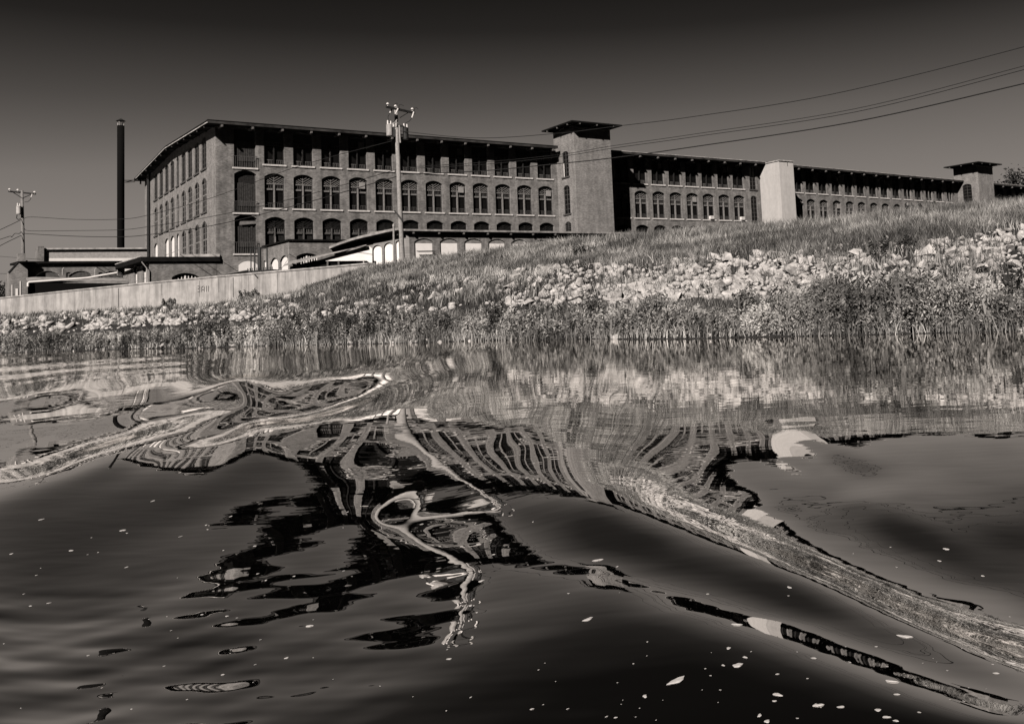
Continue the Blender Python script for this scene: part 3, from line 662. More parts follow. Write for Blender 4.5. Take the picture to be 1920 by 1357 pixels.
for pts in (((731, 212), (727.5, 219), (728, 229), (730, 232)), ((741.5, 214), (740, 222), (741.5, 231), (737, 233)), ((772.5, 221), (768, 227), (760, 231)), ((739, 203), (740, 196), (744, 193.5), (746, 196)), ((748, 203), (748.5, 197), (751, 196), (757, 198.5)), ((777, 209), (778, 202), (781, 202), (784, 205))):
    MB().tube([atY(x, y, YP-.4) for x, y in pts], .022, 5).build('jumper_wire', 'wire', up_)
MB().bar(atY(744, 235.5, YP-.1), atY(757, 237, YP), .1, .12).build('mounting_arm', 'pole_d', up_)
MB().tube([atY(748.5, 235, YP-.22), atY(749.5, 255, YP-.22), atY(750.5, 268, YP-.22)], .05, 6).build('conduit', 'metal_l', up_)
MB().bar(atY(739.5, 395, YP-.3), atY(755.2, 414, YP-.3), .13, .1).build('guy_strut', 'metal_d', up_)
gp = thing('slim_post', 'slim pale post standing in the grass just left of the tall utility pole', 'post')
MB().tube([atY(739, 500, 69.3), atY(738, 421, 69.3)], .075, 8).build('shaft', 'pole', gp)
MB().tube([atY(738, 424, 69.3), atY(738, 420, 69.3)], [.09, .06], 8).build('post_cap', 'metal_l', gp)
lp = thing('utility_pole', 'slim utility pole with one crossarm and transformer at the far left', 'utility pole')
YL = 97
pb, pt = atY(45, 560, YL), atY(41.3, 357.5, YL)
MB().tube([pb-(pt-pb)*.1, pb, (pb+pt)/2, pt], [.20, .19, .16, .13], 12).build('pole', 'pole_old', lp, True)
MB().bar(atY(15.5, 358.8, YL-.5), atY(67.5, 364, YL+.5), .12, .14).build('crossarm', 'pole_d', lp)
MB().bar(atY(25, 361, YL-.2), atY(41, 371.5, YL-.1), .07).bar(atY(58, 365, YL+.2), atY(41.5, 372, YL-.1), .07).build('crossarm_brace', 'pole_d', lp)
for x, y, d in ((18, 358, -.5), (33.5, 359, -.2), (65, 363, .5)): insulator(atY(x, y, YL+d-.1), lp, .13)
can(atY(35.2, 402, YL-.4), .23, .8, lp, 'metal_l')
MB().tube([atY(61, 364, YL), atY(57, 374, YL), (atY(53, 378, YL)), atY(46, 379, YL)], .025, 5).build('jumper_wire', 'wire', lp)
MB().tube([atY(60.5, 364, YL-.1), atY(58.5, 370, YL-.1)], .05, 6).build('fuse_tube', 'ceramic', lp)
MB().tube([atY(32, 403, YL-.4), atY(31, 409, YL-.3), atY(34, 412, YL-.2), atY(40, 410, YL)], .04, 5).build('jumper_wire', 'wire', lp)
def wire(pts, r, label, group):
    P = [atY(x, y, Y) for x, y, Y in pts]; out_ = []
    for i in range(len(P)-1):
        p0 = P[max(i-1, 0)]; p1 = P[i]; p2 = P[i+1]; p3 = P[min(i+2, len(P)-1)]
        for k in range(8):
            t = k/8; out_.append(.5*((2*p1)+(p2-p0)*t+(2*p0-5*p1+4*p2-p3)*t*t+(3*p1-p0-3*p2+p3)*t**3))
    out_.append(P[-1])
    tag(MB().tube(out_, r, 5).build('power_line', 'wire', None, True), label, 'cable', group)
G1 = 'wires from the tall pole out to the right'
wire([(750, 246, 70), (892, 259, 69), (1038, 251, 66), (1164, 236, 64), (1300, 219, 61), (1560, 177, 56), (1920, 88, 50), (2200, 2, 46)], .022, 'topmost wire running right from the tall pole over the mill roofs', G1)
wire([(754, 314, 70), (900, 305, 68), (1053, 289.6, 66), (1147, 274, 64), (1300, 252, 61), (1600, 205, 56), (1920, 124, 50), (2200, 45, 46)], .018, 'upper of the two close wires running right past the stair tower', G1)
wire([(754, 317, 70), (900, 309, 68), (1053, 293.5, 66), (1147, 278.5, 64), (1300, 257, 61), (1600, 211, 56), (1920, 131, 50), (2200, 52, 46)], .02, 'lower of the two close wires running right past the stair tower', G1)
wire([(755, 327, 70), (900, 321, 68), (1038, 308, 66), (1147, 296.6, 64), (1300, 275.6, 61), (1600, 229, 56), (1920, 157, 50), (2200, 88, 46)], .034, 'lowest and thickest wire running right from the tall pole', G1)
G2 = 'wires between the two poles'
wire([(44, 411, 97), (60, 407, 96), (140, 411.5, 93), (226, 411, 91), (280, 403, 88), (400, 370, 82), (560, 312, 76), (745, 262, 70)], .024, 'highest wire between the left pole and the tall pole', G2)
wire([(46, 429, 97), (58, 433, 96), (140, 432.5, 93), (226, 431, 91), (280, 425, 88), (400, 405.5, 82), (560, 370, 76), (747, 317, 70)], .024, 'middle wire between the left pole and the tall pole', G2)
wire([(46, 438, 97), (140, 443, 93), (226, 444, 91), (280, 440, 88), (400, 422.6, 82), (560, 384, 76), (748, 330, 70)], .03, 'lowest wire between the left pole and the tall pole', G2)
G3 = 'wires leaving the left pole past the frame edge'
wire([(-120, 484, 90), (0, 431, 94), (42, 411, 97)], .03, 'upper wire leaving the left pole to the left', G3)
wire([(-120, 488, 90), (0, 449, 94), (19, 443, 95), (22, 444.5, 95), (28, 438, 96), (36, 438, 96), (40, 434, 97)], .03, 'kinked middle wire leaving the left pole to the left', G3)
wire([(-120, 525, 90), (0, 461, 94), (42, 440.5, 97)], .03, 'lowest thick wire leaving the left pole to the left', G3)
wire([(-60, 476, 110), (42, 484, 110), (80, 487, 110)], .02, 'thin service wire running to the pale walled shed', 'thin service wires at the far left')
wire([(-60, 516, 105), (0, 513, 105), (17, 514, 105)], .02, 'thin service wire running to the small brick house', 'thin service wires at the far left')
# ------------------------------------------------------------------ river bank and ground
rng = np.random.default_rng(7); random.seed(7)
FWn, RTn, UPn = np.array(FW), np.array(RT), np.array(UP)
def hor(px): return 647.76-.046859*px
_pxs = np.linspace(-900, 3200, 800)
_ss = np.array([(lambda d: d.x/d.y)(ray(x, hor(x))) for x in _pxs])
def s_of(px): return np.interp(px, _pxs, _ss)
def px_of(s): return np.interp(s, _ss, _pxs)
T_W = ([-900, -400, -200, 0, 200, 400, 560, 700, 960, 1300, 1600, 1920, 2300, 3200], [160, 112, 98, 83, 67, 53, 45, 39.8, 32.5, 26, 21.8, 19, 16.5, 13])
T_C = ([-900, -260, 0, 140, 280, 420, 556, 690, 800, 960, 1200, 1490, 1700, 1920, 2300, 3200], [150, 102.6, 89.7, 85.2, 81.2, 78.3, 74.5, 71.2, 65, 58, 51.4, 46.7, 42.5, 39.8, 35, 29])
_cy = ([690, 750, 800, 900, 1000, 1100, 1200, 1300, 1400, 1490, 1600, 1700, 1800, 1920, 2300, 3200], [502, 494, 486, 474, 461, 450, 441, 434, 426, 418, 410, 398, 388, 380, 346, 300])
def Yc(px): return np.interp(px, *T_C)
def Yw(px): return np.interp(px, *T_W)
def Hc(px):
    a = np.interp(px, [-900, 0, 280, 420, 556, 640], [2.9, 2.7, 2.4, 2.5, 2.85, 3.6])
    b = (hor(px)-np.interp(px, *_cy))/FPX*Yc(px)-.27
    k = np.clip((px-640)/60, 0, 1); return a*(1-k)+b*k
def vnoise(x, y, seed=0):     # cheap smooth noise
    r = np.zeros_like(x, dtype=float); R = np.random.default_rng(seed)
    for f in (.23, .41, .77, 1.3, 2.3):
        a, b, c = R.uniform(0, 6.28, 3); r += np.sin(x*f*math.cos(a)+y*f*math.sin(a)+b)*np.cos(y*f*math.cos(a)*1.3-x*f*.7+c)/(1+f)
    return r
def bank(px, t):
    s = s_of(px); yw, yc = Yw(px), Yc(px); Y = yw*(1-t)+yc*t; X = s*Y
    z = WZ+(Hc(px)-WZ)*(t**.92)
    z = z+vnoise(X, Y, 3)*.10*np.clip(t*6, 0, 1)*np.clip((1-t)*8, 0, 1)
    return X, Y, z
def vproj(X, Y, Z):
    d = X*FWn[0]+Y*FWn[1]+Z*FWn[2]
    return CX+FPX*(X*RTn[0]+Y*RTn[1]+Z*RTn[2])/d, CY-FPX*(X*UPn[0]+Y*UPn[1]+Z*UPn[2])/d
def mesh_np(name, V, F, m, parent=None, smooth=False, attr=None):
    V = np.asarray(V, np.float32); F = np.asarray(F, np.int32); me = bpy.data.meshes.new(name)
    me.vertices.add(len(V)); me.vertices.foreach_set('co', V.ravel())
    k = F.shape[1]; me.loops.add(F.size); me.loops.foreach_set('vertex_index', F.ravel())
    me.polygons.add(len(F)); me.polygons.foreach_set('loop_start', np.arange(len(F), dtype=np.int32)*k)
    me.polygons.foreach_set('loop_total', np.full(len(F), k, np.int32))
    me.update(calc_edges=True)
    if smooth: me.polygons.foreach_set('use_smooth', np.ones(len(F), bool))
    if attr is not None:
        a = me.attributes.new('tone', 'FLOAT', 'POINT'); a.data.foreach_set('value', np.asarray(attr, np.float32))
    me.materials.append(M[m] if isinstance(m, str) else m)
    return link(name, me, parent)
def grid_faces(nr, nc):
    i = np.arange(nr-1)[:, None]*nc+np.arange(nc-1)[None]; i = i.ravel()
    return np.stack([i, i+1, i+nc+1, i+nc], 1)
pxg = np.concatenate([np.linspace(-900, -100, 40), np.linspace(-90, 2050, 420), np.linspace(2070, 3200, 40)])
tg = np.linspace(0, 1, 44)
PXg, TG = np.meshgrid(pxg, tg)
bx, by, bz = bank(PXg, TG)
rows = [(bx, by, bz)]
s0 = s_of(pxg); k0 = np.clip((pxg-640)/60, 0, 1)
pre = []
for dy, z in ((-4.0, -1.9), (-1.2, -1.0)): Y = Yw(pxg)+dy; pre.append((s0*Y, Y, np.full_like(Y, z)))
post = []
for i, (dw, dg, zf_) in enumerate(((.3, 1.5, 0), (.9, 6, 0), (1.6, 14, 1), (700, 700, 1), (3500, 3500, 1))):
    Y = Yc(pxg)+dw*(1-k0)+dg*k0
    z = np.where(zf_ > 0, 1.5, (Hc(pxg)-(.0 if i == 0 else .2))*k0+(1-k0)*Hc(pxg)*(1 if i == 0 else .7))
    post.append((s0*Y, Y, z if zf_ == 0 else np.full_like(Y, 1.5)))
allr = [np.stack(p, -1) for p in pre]+[np.stack([bx[i], by[i], bz[i]], -1) for i in range(len(tg))]+[np.stack(p, -1) for p in post]
V = np.concatenate(allr); gb_ = mesh_np('ground', V, grid_faces(len(allr), len(pxg)), 'soil', smooth=True)
gb_['kind'] = 'structure'

# photo rows that bound the bands of rock on the slope
RT_ = ([-400, 0, 100, 200, 300, 400, 500, 600, 700, 800, 900, 1000, 1100, 1200, 1300, 1400, 1500, 1600, 1700, 1800, 1920, 2300], [602, 596, 590, 585, 578, 574, 568, 560, 542, 525, 520, 508, 499, 503, 492, 476, 478, 468, 466, 450, 432, 410])
RB_ = ([-400, 0, 100, 200, 300, 400, 500, 600, 700, 800, 900, 1000, 1100, 1200, 1300, 1400, 1500, 1600, 1700, 1800, 1920, 2300], [628, 622, 616, 610, 603, 600, 592, 588, 585, 578, 572, 566, 562, 560, 556, 556, 556, 552, 552, 550, 550, 540])
DEN = ([-400, 400, 520, 640, 800, 900, 1000, 1100, 1300, 1600, 2300], [.95, .9, .6, .45, .4, .5, .85, .95, 1, 1, 1])
def tone_mat(name, lo, hi, trans=.25, rough=.8, sc_=.35):
    m = bpy.data.materials.new(name); m.use_nodes = True; t = m.node_tree; b = t.nodes['Principled BSDF']
    b.inputs['Roughness'].default_value = rough; b.inputs['Specular IOR Level'].default_value = .15
    at = N(t, 'ShaderNodeAttribute', attribute_name='tone'); g = N(t, 'ShaderNodeNewGeometry')
    nz = N(t, 'ShaderNodeTexNoise'); nz.inputs['Scale'].default_value = sc_; nz.inputs['Detail'].default_value = 5; t.links.new(g.outputs['Position'], nz.inputs['Vector'])
    mr = N(t, 'ShaderNodeMapRange'); mr.inputs[1].default_value = .35; mr.inputs[2].default_value = .65; mr.inputs[3].default_value = .35; mr.inputs[4].default_value = 1.3
    t.links.new(nz.outputs[0], mr.inputs[0])
    m1 = N(t, 'ShaderNodeMapRange'); m1.inputs[3].default_value = lo; m1.inputs[4].default_value = hi; t.links.new(at.outputs['Fac'], m1.inputs[0])
    mm = N(t, 'ShaderNodeMath', operation='MULTIPLY'); t.links.new(mr.outputs[0], mm.inputs[0]); t.links.new(m1.outputs[0], mm.inputs[1])
    cb = N(t, 'ShaderNodeCombineColor'); t.links.new(mm.outputs[0], cb.inputs[0])
    for i, k in ((1, .955), (2, .90)):
        q = N(t, 'ShaderNodeMath', operation='MULTIPLY'); q.inputs[1].default_value = k; t.links.new(mm.outputs[0], q.inputs[0]); t.links.new(q.outputs[0], cb.inputs[i])
    t.links.new(cb.outputs[0], b.inputs['Base Color'])
    tr = N(t, 'ShaderNodeBsdfTranslucent'); t.links.new(cb.outputs[0], tr.inputs[0]); mx = N(t, 'ShaderNodeMixShader'); mx.inputs[0].default_value = trans
    t.links.new(b.outputs[0], mx.inputs[1]); t.links.new(tr.outputs[0], mx.inputs[2]); t.links.new(mx.outputs[0], t.nodes['Material Output'].inputs[0])
    return m
M['grass'] = tone_mat('dry_grass', .05, .72)
M['weed'] = tone_mat('weed_leaves', .03, .72)
M['shrub'] = tone_mat('shrub_leaves', .05, .65, sc_=1.2)

def sample_img(n, f_lo, f_hi, px0=-260, px1=2440, tmax=1.0, jit=0):
    """points on the bank spread evenly over what is seen, between two photo-row curves"""
    px = rng.uniform(px0, px1, n); y = f_lo(px)+(f_hi(px)-f_lo(px))*rng.random(n)
    tt = np.linspace(0, tmax, 60); out = np.zeros(n)
    PX_, T_ = np.meshgrid(px, tt, indexing='ij'); X, Y, Z = bank(PX_, T_); _, yy = vproj(X, Y, Z)
    for i in range(n): out[i] = np.interp(-y[i], -yy[i][::1], tt)
    return px, out, y
def blades(px, t, n_per, h_lo, h_hi, wfac, spread, tone_f, lean=.35, seed=1):
    R = np.random.default_rng(seed); X, Y, Z = bank(px, t); n = len(px)
    X = np.repeat(X, n_per); Y = np.repeat(Y, n_per); Z = np.repeat(Z, n_per); m = len(X)
    X = X+R.normal(0, spread, m); Y = Y+R.normal(0, spread, m)
    h = R.uniform(h_lo, h_hi, m)*np.repeat(R.uniform(.6, 1.25, n), n_per); a = R.uniform(0, 6.28, m); wd = wfac*Y*R.uniform(.6, 1.3, m)
    lx = R.normal(0, lean, m)*h; ly = R.normal(0, lean, m)*h
    dx, dy = np.cos(a)*wd, np.sin(a)*wd
    V = np.empty((m, 5, 3))
    V[:, 0] = np.stack([X-dx, Y-dy, Z-.05], 1); V[:, 1] = np.stack([X+dx, Y+dy, Z-.05], 1)
    V[:, 2] = np.stack([X+dx*.8+lx*.4, Y+dy*.8+ly*.4, Z+h*.55], 1); V[:, 3] = np.stack([X-dx*.8+lx*.4, Y-dy*.8+ly*.4, Z+h*.55], 1)
    V[:, 4] = np.stack([X+lx, Y+ly, Z+h], 1)
    i = np.arange(m)*5
    F = np.concatenate([np.stack([i, i+1, i+2], 1), np.stack([i, i+2, i+3], 1), np.stack([i+3, i+2, i+4], 1)])
    tone = np.repeat(np.clip(tone_f(px, t)+R.normal(0, .2, n), 0, 1), n_per)+R.normal(0, .12, m)
    return V.reshape(-1, 3), F, np.repeat(np.clip(tone, 0, 1), 5)
def cat_build(name, lst, m, label, cat):
    V = []; F = []; A = []; o = 0
    for v, f, a in lst: V.append(v); F.append(f+o); A.append(a); o += len(v)
    ob = mesh_np(name, np.concatenate(V), np.concatenate(F), m, attr=np.concatenate(A)); return tag(ob, label, cat, kind='stuff')
rt = lambda px: np.interp(px, *RT_); rb = lambda px: np.interp(px, *RB_)
crest = lambda px: np.where(px < 640, rt(px)-4, np.interp(px, *_cy))
def img_y(px, t): X, Y, Z = bank(px, t); return vproj(X, Y, Z)[1]
wl_y = lambda px: img_y(px, np.zeros_like(px))
# pale dry grass on the crest, darker weeds in diagonal drifts below it
def tone_top(px, t):
    y = img_y(px, t); c = crest(px); k = np.clip((y-c)/(rt(px)-c+1), 0, 1)
    d = vnoise(px*.03+y*.05, y*.16, 11)
    return .62-.55*np.clip((k-.3)*1.2+d*.8, 0, 1)+.12*d
L = []
px, t, y = sample_img(20000, lambda p: np.interp(p, *_cy)+0, lambda p: rt(p)-4, 575, 2440)
L.append(blades(px, t, 8, .18, .42, .00034, .14, tone_top, seed=2))
pt_ = rng.uniform(655, 2440, 540); L.append(blades(pt_, rng.uniform(.93, 1.0, len(pt_)), 14, .25, .6, .00028, .16, lambda p, t: .45+.5*vnoise(p*.07, p*.05, 31), seed=13))
pc = rng.uniform(655, 2440, 3400); L.append(blades(pc, rng.uniform(.955, 1.0, len(pc)), 8, .25, .62, .00030, .2, lambda p, t: .6+0*p, seed=3))
px, t, y = sample_img(12000, lambda p: np.interp(p, *_cy)+4, lambda p: rt(p)+10, 575, 2440)
pn = vnoise(px*.022+y*.07, y*.13-px*.006, 12)+.5*vnoise(px*.07, y*.2, 19); a, c = px[pn > .42], t[pn > .42]
L.append(blades(a, c, 7, .2, .5, .00036, .18, lambda p, t: .10+0*p, seed=17))
a, c = px[pn < -.75], t[pn < -.75]; L.append(blades(a, c, 7, .2, .45, .00034, .18, lambda p, t: .95+0*p, seed=18))
cat_build('bank_grass', L, 'grass', 'dry grass covering the upper slope and crest of the river bank', 'grass')
# weeds between and below the rocks
L = []
def keep(px, t, pr): k = rng.random(len(px)) < pr; return px[k], t[k]
px, t, y = sample_img(6800, rt, rb, -260, 2440); d = np.interp(px, *DEN)
nz_ = vnoise(px*.02, y*.09, 5); a, c = keep(px, t, np.clip((1.02-d)*1.0+.10+.35*(nz_ > .55), 0, 1))
L.append(blades(a, c, 9, .15, .5, .00036, .16, lambda p, t: .38+.25*vnoise(p*.05, t*30, 9), seed=4))
px, t, y = sample_img(10500, lambda p: rb(p)+18, lambda p: wl_y(p)-2, -260, 2440)
L.append(blades(px, t, 9, .12, .42, .00038, .16, lambda p, t: .42+.3*vnoise(p*.04, t*20, 10), seed=5))
px = rng.uniform(-60, 660, 900); L.append(blades(px, rng.uniform(.9, .99, 900)*np.ones(900), 8, .1, .5, .0003, .2, lambda p, t: .5+0*p, seed=6))
cat_build('bank_weeds', L, 'weed', 'mixed weeds growing among and below the rocks on the bank', 'weeds')
# tall leafy weeds at the water's edge
def leafy(X, Y, Z, h, nl, size, tone, R, spread=.22, stem=True):
    n = len(X); m = n*nl; f = np.tile(np.linspace(.2, 1, nl), n)*R.uniform(.85, 1.1, m)
    hh = np.repeat(h, nl); lx = np.repeat(R.normal(0, .16, n)*h, nl); ly = np.repeat(R.normal(0, .16, n)*h, nl)
    sp = np.repeat(spread*h, nl)*(1.05-f*.75)
    cx_ = np.repeat(X, nl)+lx*f**1.5+R.normal(0, 1, m)*sp*.5; cy_ = np.repeat(Y, nl)+ly*f**1.5+R.normal(0, 1, m)*sp*.5; cz = np.repeat(Z, nl)+hh*f+R.normal(0, .03, m)
    u = R.normal(0, 1, (m, 3)); u[:, 2] = np.abs(u[:, 2])*.8+.25; u /= np.linalg.norm(u, axis=1)[:, None]
    v = np.cross(u, R.normal(0, 1, (m, 3))); v /= np.linalg.norm(v, axis=1)[:, None]
    s_ = (size*R.uniform(.5, 1.35, m)*np.repeat(Y, nl)**.5/5)[:, None]; c_ = np.stack([cx_, cy_, cz], 1)
    V = np.stack([c_-u*s_, c_+v*s_*.38, c_+u*s_, c_-v*s_*.38], 1).reshape(-1, 3); i = np.arange(m)*4
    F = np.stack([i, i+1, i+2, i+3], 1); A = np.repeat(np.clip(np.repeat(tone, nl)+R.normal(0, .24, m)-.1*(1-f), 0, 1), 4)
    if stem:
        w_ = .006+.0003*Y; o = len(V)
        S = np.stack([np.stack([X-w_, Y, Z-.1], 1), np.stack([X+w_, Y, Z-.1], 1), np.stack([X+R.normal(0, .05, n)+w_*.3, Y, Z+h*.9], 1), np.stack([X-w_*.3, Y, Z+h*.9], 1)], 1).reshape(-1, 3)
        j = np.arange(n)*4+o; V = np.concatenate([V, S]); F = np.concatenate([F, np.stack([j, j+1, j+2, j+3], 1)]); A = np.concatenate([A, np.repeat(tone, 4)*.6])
    return V, F, A
R = np.random.default_rng(21); L = []
px = np.concatenate([rng.uniform(-260, 2440, 3750), rng.uniform(1150, 2440, 700)]); t = rng.beta(1.1, 2.6, len(px))*np.interp(px, [0, 700, 1300, 1900], [.24, .15, .085, .07])
X, Y, Z = bank(px, t)
hmul = 1+.38*vnoise(px*.035, px*.011, 14); hgt = R.uniform(.35, 1.05, len(px))*hmul*np.interp(px, [0, 500, 1100, 1900], [1.2, 1.05, .88, .76])
tone = np.clip(.50+.42*vnoise(px*.05, t*60, 15)+R.normal(0, .12, len(px)), .02, 1)
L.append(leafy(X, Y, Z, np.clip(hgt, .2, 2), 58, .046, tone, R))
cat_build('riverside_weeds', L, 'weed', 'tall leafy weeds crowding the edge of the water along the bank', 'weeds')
# single bushes that stand out
bush_spots = [(932, 600, 1.5, .16, 0.02, 'dark slender ragged shrub standing alone at the water near the middle of the bank', .5),
    (1642, 610, 1.35, .95, .04, 'large bush with bright pale leaves at the water, right of centre', 1.0), (1400, 612, 1.15, .35, .06, 'rounded mid grey bush at the water below the white tower', .8),
    (1480, 610, 1.25, .62, .04, 'feathery light bush at the water, just right of the rounded one', .8), (1730, 600, 1.5, .06, .05, 'tall dark bush beside the bright leaved bush', .8),
    (1860, 600, 1.25, .10, .06, 'dark broad bush at the right end of the bank', 1.0), (1565, 606, 1.3, .2, .06, 'dark bush left of the bright leaved bush', .7),
    (1240, 620, 1.2, .45, .05, 'upright weedy bush at the water below the rock patch', .7), (402, 640, 2.3, .15, .05, 'dark leafy bush at the water on the left part of the bank', 1.0),
    (1110, 620, 1.2, .25, .05, 'low dark bush in the middle right of the shoreline', .7), (700, 630, 1.7, .5, .05, 'light tufted bush at the water below the tall pole', .8), (560, 635, 1.9, .3, .05, 'grey tufted bush at the water left of the tall pole', .8)]
for px_, y_, h_, tn, t_, lab, sp in bush_spots:
    R = np.random.default_rng(int(px_)); n = 13
    x_, yy_, z_ = bank(np.array([float(px_)]), np.array([t_])); rad = h_*.28*sp
    X = x_+R.normal(0, rad, n); Y = yy_+R.normal(0, rad, n)*.7; Z = np.full(n, z_[0]); hh = h_*R.uniform(.55, 1.0, n)*np.exp(-((X-x_)/(rad*2.4))**2*.8)
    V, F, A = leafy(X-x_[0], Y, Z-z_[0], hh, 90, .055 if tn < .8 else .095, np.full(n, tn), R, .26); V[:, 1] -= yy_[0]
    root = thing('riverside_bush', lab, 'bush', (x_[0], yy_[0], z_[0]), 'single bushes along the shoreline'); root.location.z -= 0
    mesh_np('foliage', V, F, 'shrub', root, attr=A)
    b = MB()
    for k in range(n): b.tube([(X[k]-x_[0], Y[k]-yy_[0], -.1), (X[k]-x_[0], Y[k]-yy_[0], hh[k]*.8)], .012, 4)
    b.build('stems', 'pole_d', root)
# clumps up the slope
for px_, y_, h_, tn, sp, lab in ((1690, 478, .7, .08, 1.2, 'dark low shrub near the top of the rocks on the right'), (1105, 480, .55, .1, 1.3, 'small dark shrub on the grass slope below the stair tower'), (1745, 405, .6, .12, 1.4, 'dark clump of brush on the crest below the far stair tower'), (470, 552, .9, .3, 1.2, 'bushy weed clump at the foot of the flood wall'), (325, 570, .8, .25, 1.1, 'small weed clump at the foot of the flood wall, far left')):
    p1, t1, _ = sample_img(1, lambda p: 0*p+y_, lambda p: 0*p+y_+.01, px_, px_+.01); R = np.random.default_rng(int(px_)); n = 12
    x_, yy_, z_ = bank(p1, t1); X = R.normal(0, .35*sp, n); Y = R.normal(0, .3, n)
    V, F, A = leafy(X, Y+yy_[0], np.zeros(n), h_*R.uniform(.5, 1, n), 50, .07, np.full(n, tn), R, .3); V[:, 1] -= yy_[0]
    root = thing('slope_shrub', lab, 'bush', (x_[0], yy_[0], z_[0])); mesh_np('foliage', V, F, 'shrub', root, attr=A)

# trees
def tree(name, label, px_, y0, y1, Y_, wid, n, seed):
    R = np.random.default_rng(seed); b0 = atY(px_, y0, Y_); topz = atY(px_, y1, Y_).z; h = topz-1.4; base = Vector((b0.x, b0.y, 1.4))
    root = thing(name, label, 'tree', base)
    MB().tube([(0, 0, 0), (.1, 0, h*.3), (0, .1, h*.75)], [h*.03, h*.024, h*.008], 8).build('trunk', 'pole_d', root)
    k = 26; cc_ = R.normal(0, 1, (k, 3)); cc_ /= np.linalg.norm(cc_, axis=1)[:, None]; cc_ *= R.uniform(.3, 1, k)[:, None]**.5
    cc_ = cc_*np.array([wid, wid, h*.36])+np.array([0, 0, h*.62])
    P = np.repeat(cc_, n//k, 0); P = P+R.normal(0, wid*.17, P.shape); m = len(P)
    u = R.normal(0, 1, (m, 3)); u /= np.linalg.norm(u, axis=1)[:, None]; v = np.cross(u, R.normal(0, 1, (m, 3))); v /= np.linalg.norm(v, axis=1)[:, None]
    s_ = wid*.05*R.uniform(.5, 1.4, m)[:, None]; V = np.stack([P-u*s_, P+v*s_*.5, P+u*s_, P-v*s_*.5], 1).reshape(-1, 3); i = np.arange(m)*4
    mesh_np('crown', V, np.stack([i, i+1, i+2, i+3], 1), 'treeleaf', root, attr=np.repeat(R.uniform(0, 1, m), 4))
M['treeleaf'] = tone_mat('tree_leaves', .02, .09)
tree('dark_tree', 'dark round tree just showing over the flood wall at the far left edge', -18, 560, 533, 135, 3.2, 6000, 1)
tree('dark_tree', 'low dark tree just right of the one at the far left edge', 10, 560, 548, 130, 1.3, 3000, 2)
tree('hillside_tree', 'dark tree rising behind the last mill block at the right edge', 1915, 360, 318, 260, 9.0, 9000, 3)
tree('hillside_tree', 'smaller dark tree behind the last mill block, left of the taller one', 1880, 360, 337, 262, 4.5, 6000, 4)
tree('hillside_tree', 'tallest dark tree beyond the right edge behind the mill', 1985, 360, 306, 258, 9.0, 6000, 5)

# rocks
def rock_mesh(seed):
    R = random.Random(seed); bm = bmesh.new()
    for k in range(11):
        v = Vector((R.gauss(0, 1), R.gauss(0, 1), R.gauss(0, 1))).normalized()*R.uniform(.75, 1); v.x *= R.uniform(.7, 1); bm.verts.new((v.x*.54, v.y*.38, v.z*.30))
    bmesh.ops.convex_hull(bm, input=bm.verts[:]); 
    for v in [v for v in bm.verts if not v.link_faces]: bm.verts.remove(v)
    bmesh.ops.recalc_face_normals(bm, faces=bm.faces); me = bpy.data.meshes.new('riprap_rock'); bm.to_mesh(me); bm.free(); me.materials.append(M['rock']); return me
RM = [rock_mesh(100+i) for i in range(14)]
RD = [(np.array([v.co[:] for v in m.vertices]), np.array([p.vertices[:] for p in m.polygons])) for m in RM]
px, t, y = sample_img(8900, lambda p: rt(p)-4, lambda p: rb(p)+8, -260, 2440); d = np.interp(px, *DEN)
hole = vnoise(px*.018+y*.03, y*.07, 5)
k = rng.random(len(px)) < np.clip(d*np.interp(px, [0, 900, 1200], [.55, .62, .8])-.45*(hole > .75), 0, 1); px, t = px[k], t[k]
p2 = rng.uniform(-260, 2440, 270); t2 = rng.uniform(-.004, .03, 270)                # stones along the waterline
p3, t3, _ = sample_img(520, lambda p: np.interp(p, *_cy)*.45+rt(p)*.55, rt, 700, 2440)            # strays in the grass
n1 = len(px); px = np.concatenate([px, p2, p3[:300]]); t = np.concatenate([t, t2, t3[:300]])
X, Y, Z = bank(px, t); n = len(px)
size = rng.gamma(4.5, .076, n)*np.interp(px, [0, 500, 1100, 1900], [1.7, 1.5, 1.12, 1.0]); size[n1:] *= .55; size = np.clip(size, .16, 1.25)
Z = Z+size*.16*rng.uniform(-.3, 1, n); app = np.where((px < 1925) & (px > 0), size/Y, size*1e-4); order = np.argsort(-app)
def euler(n):
    a = rng.uniform(0, 6.28, n); b = rng.normal(0, .42, n)-.1; c = rng.normal(0, .42, n); return a, b, c
ea, eb_, ec = euler(n); var_ = rng.integers(0, len(RM), n)
def rotm(a, b, c): return (Matrix.Rotation(b, 3, 'X') @ Matrix.Rotation(c, 3, 'Y') @ Matrix.Rotation(a, 3, 'Z'))
for i in order[:300]:
    o = link('riprap_rock', RM[var_[i]]); o.matrix_world = Matrix.Translation((X[i], Y[i], Z[i])) @ rotm(ea[i], eb_[i], ec[i]).to_4x4() @ Matrix.Scale(size[i], 4)
    tag(o, 'pale angular riprap rock, one of many alike lying on the river bank', 'rock', 'riprap rocks on the river bank')
Vs = []; Fs = []; o_ = 0
for i in order[300:]:
    v, f = RD[var_[i]]; v = (v*size[i])@np.array(rotm(ea[i], eb_[i], ec[i])).T+np.array([X[i], Y[i], Z[i]]); Vs.append(v); Fs.append(f+o_); o_ += len(v)
tag(mesh_np('riprap', np.concatenate(Vs), np.concatenate(Fs), 'rock'), 'smaller and more distant pale stones covering the slope of the bank', 'rocks', kind='stuff')

# ------------------------------------------------------------------ the river
WAVE = None
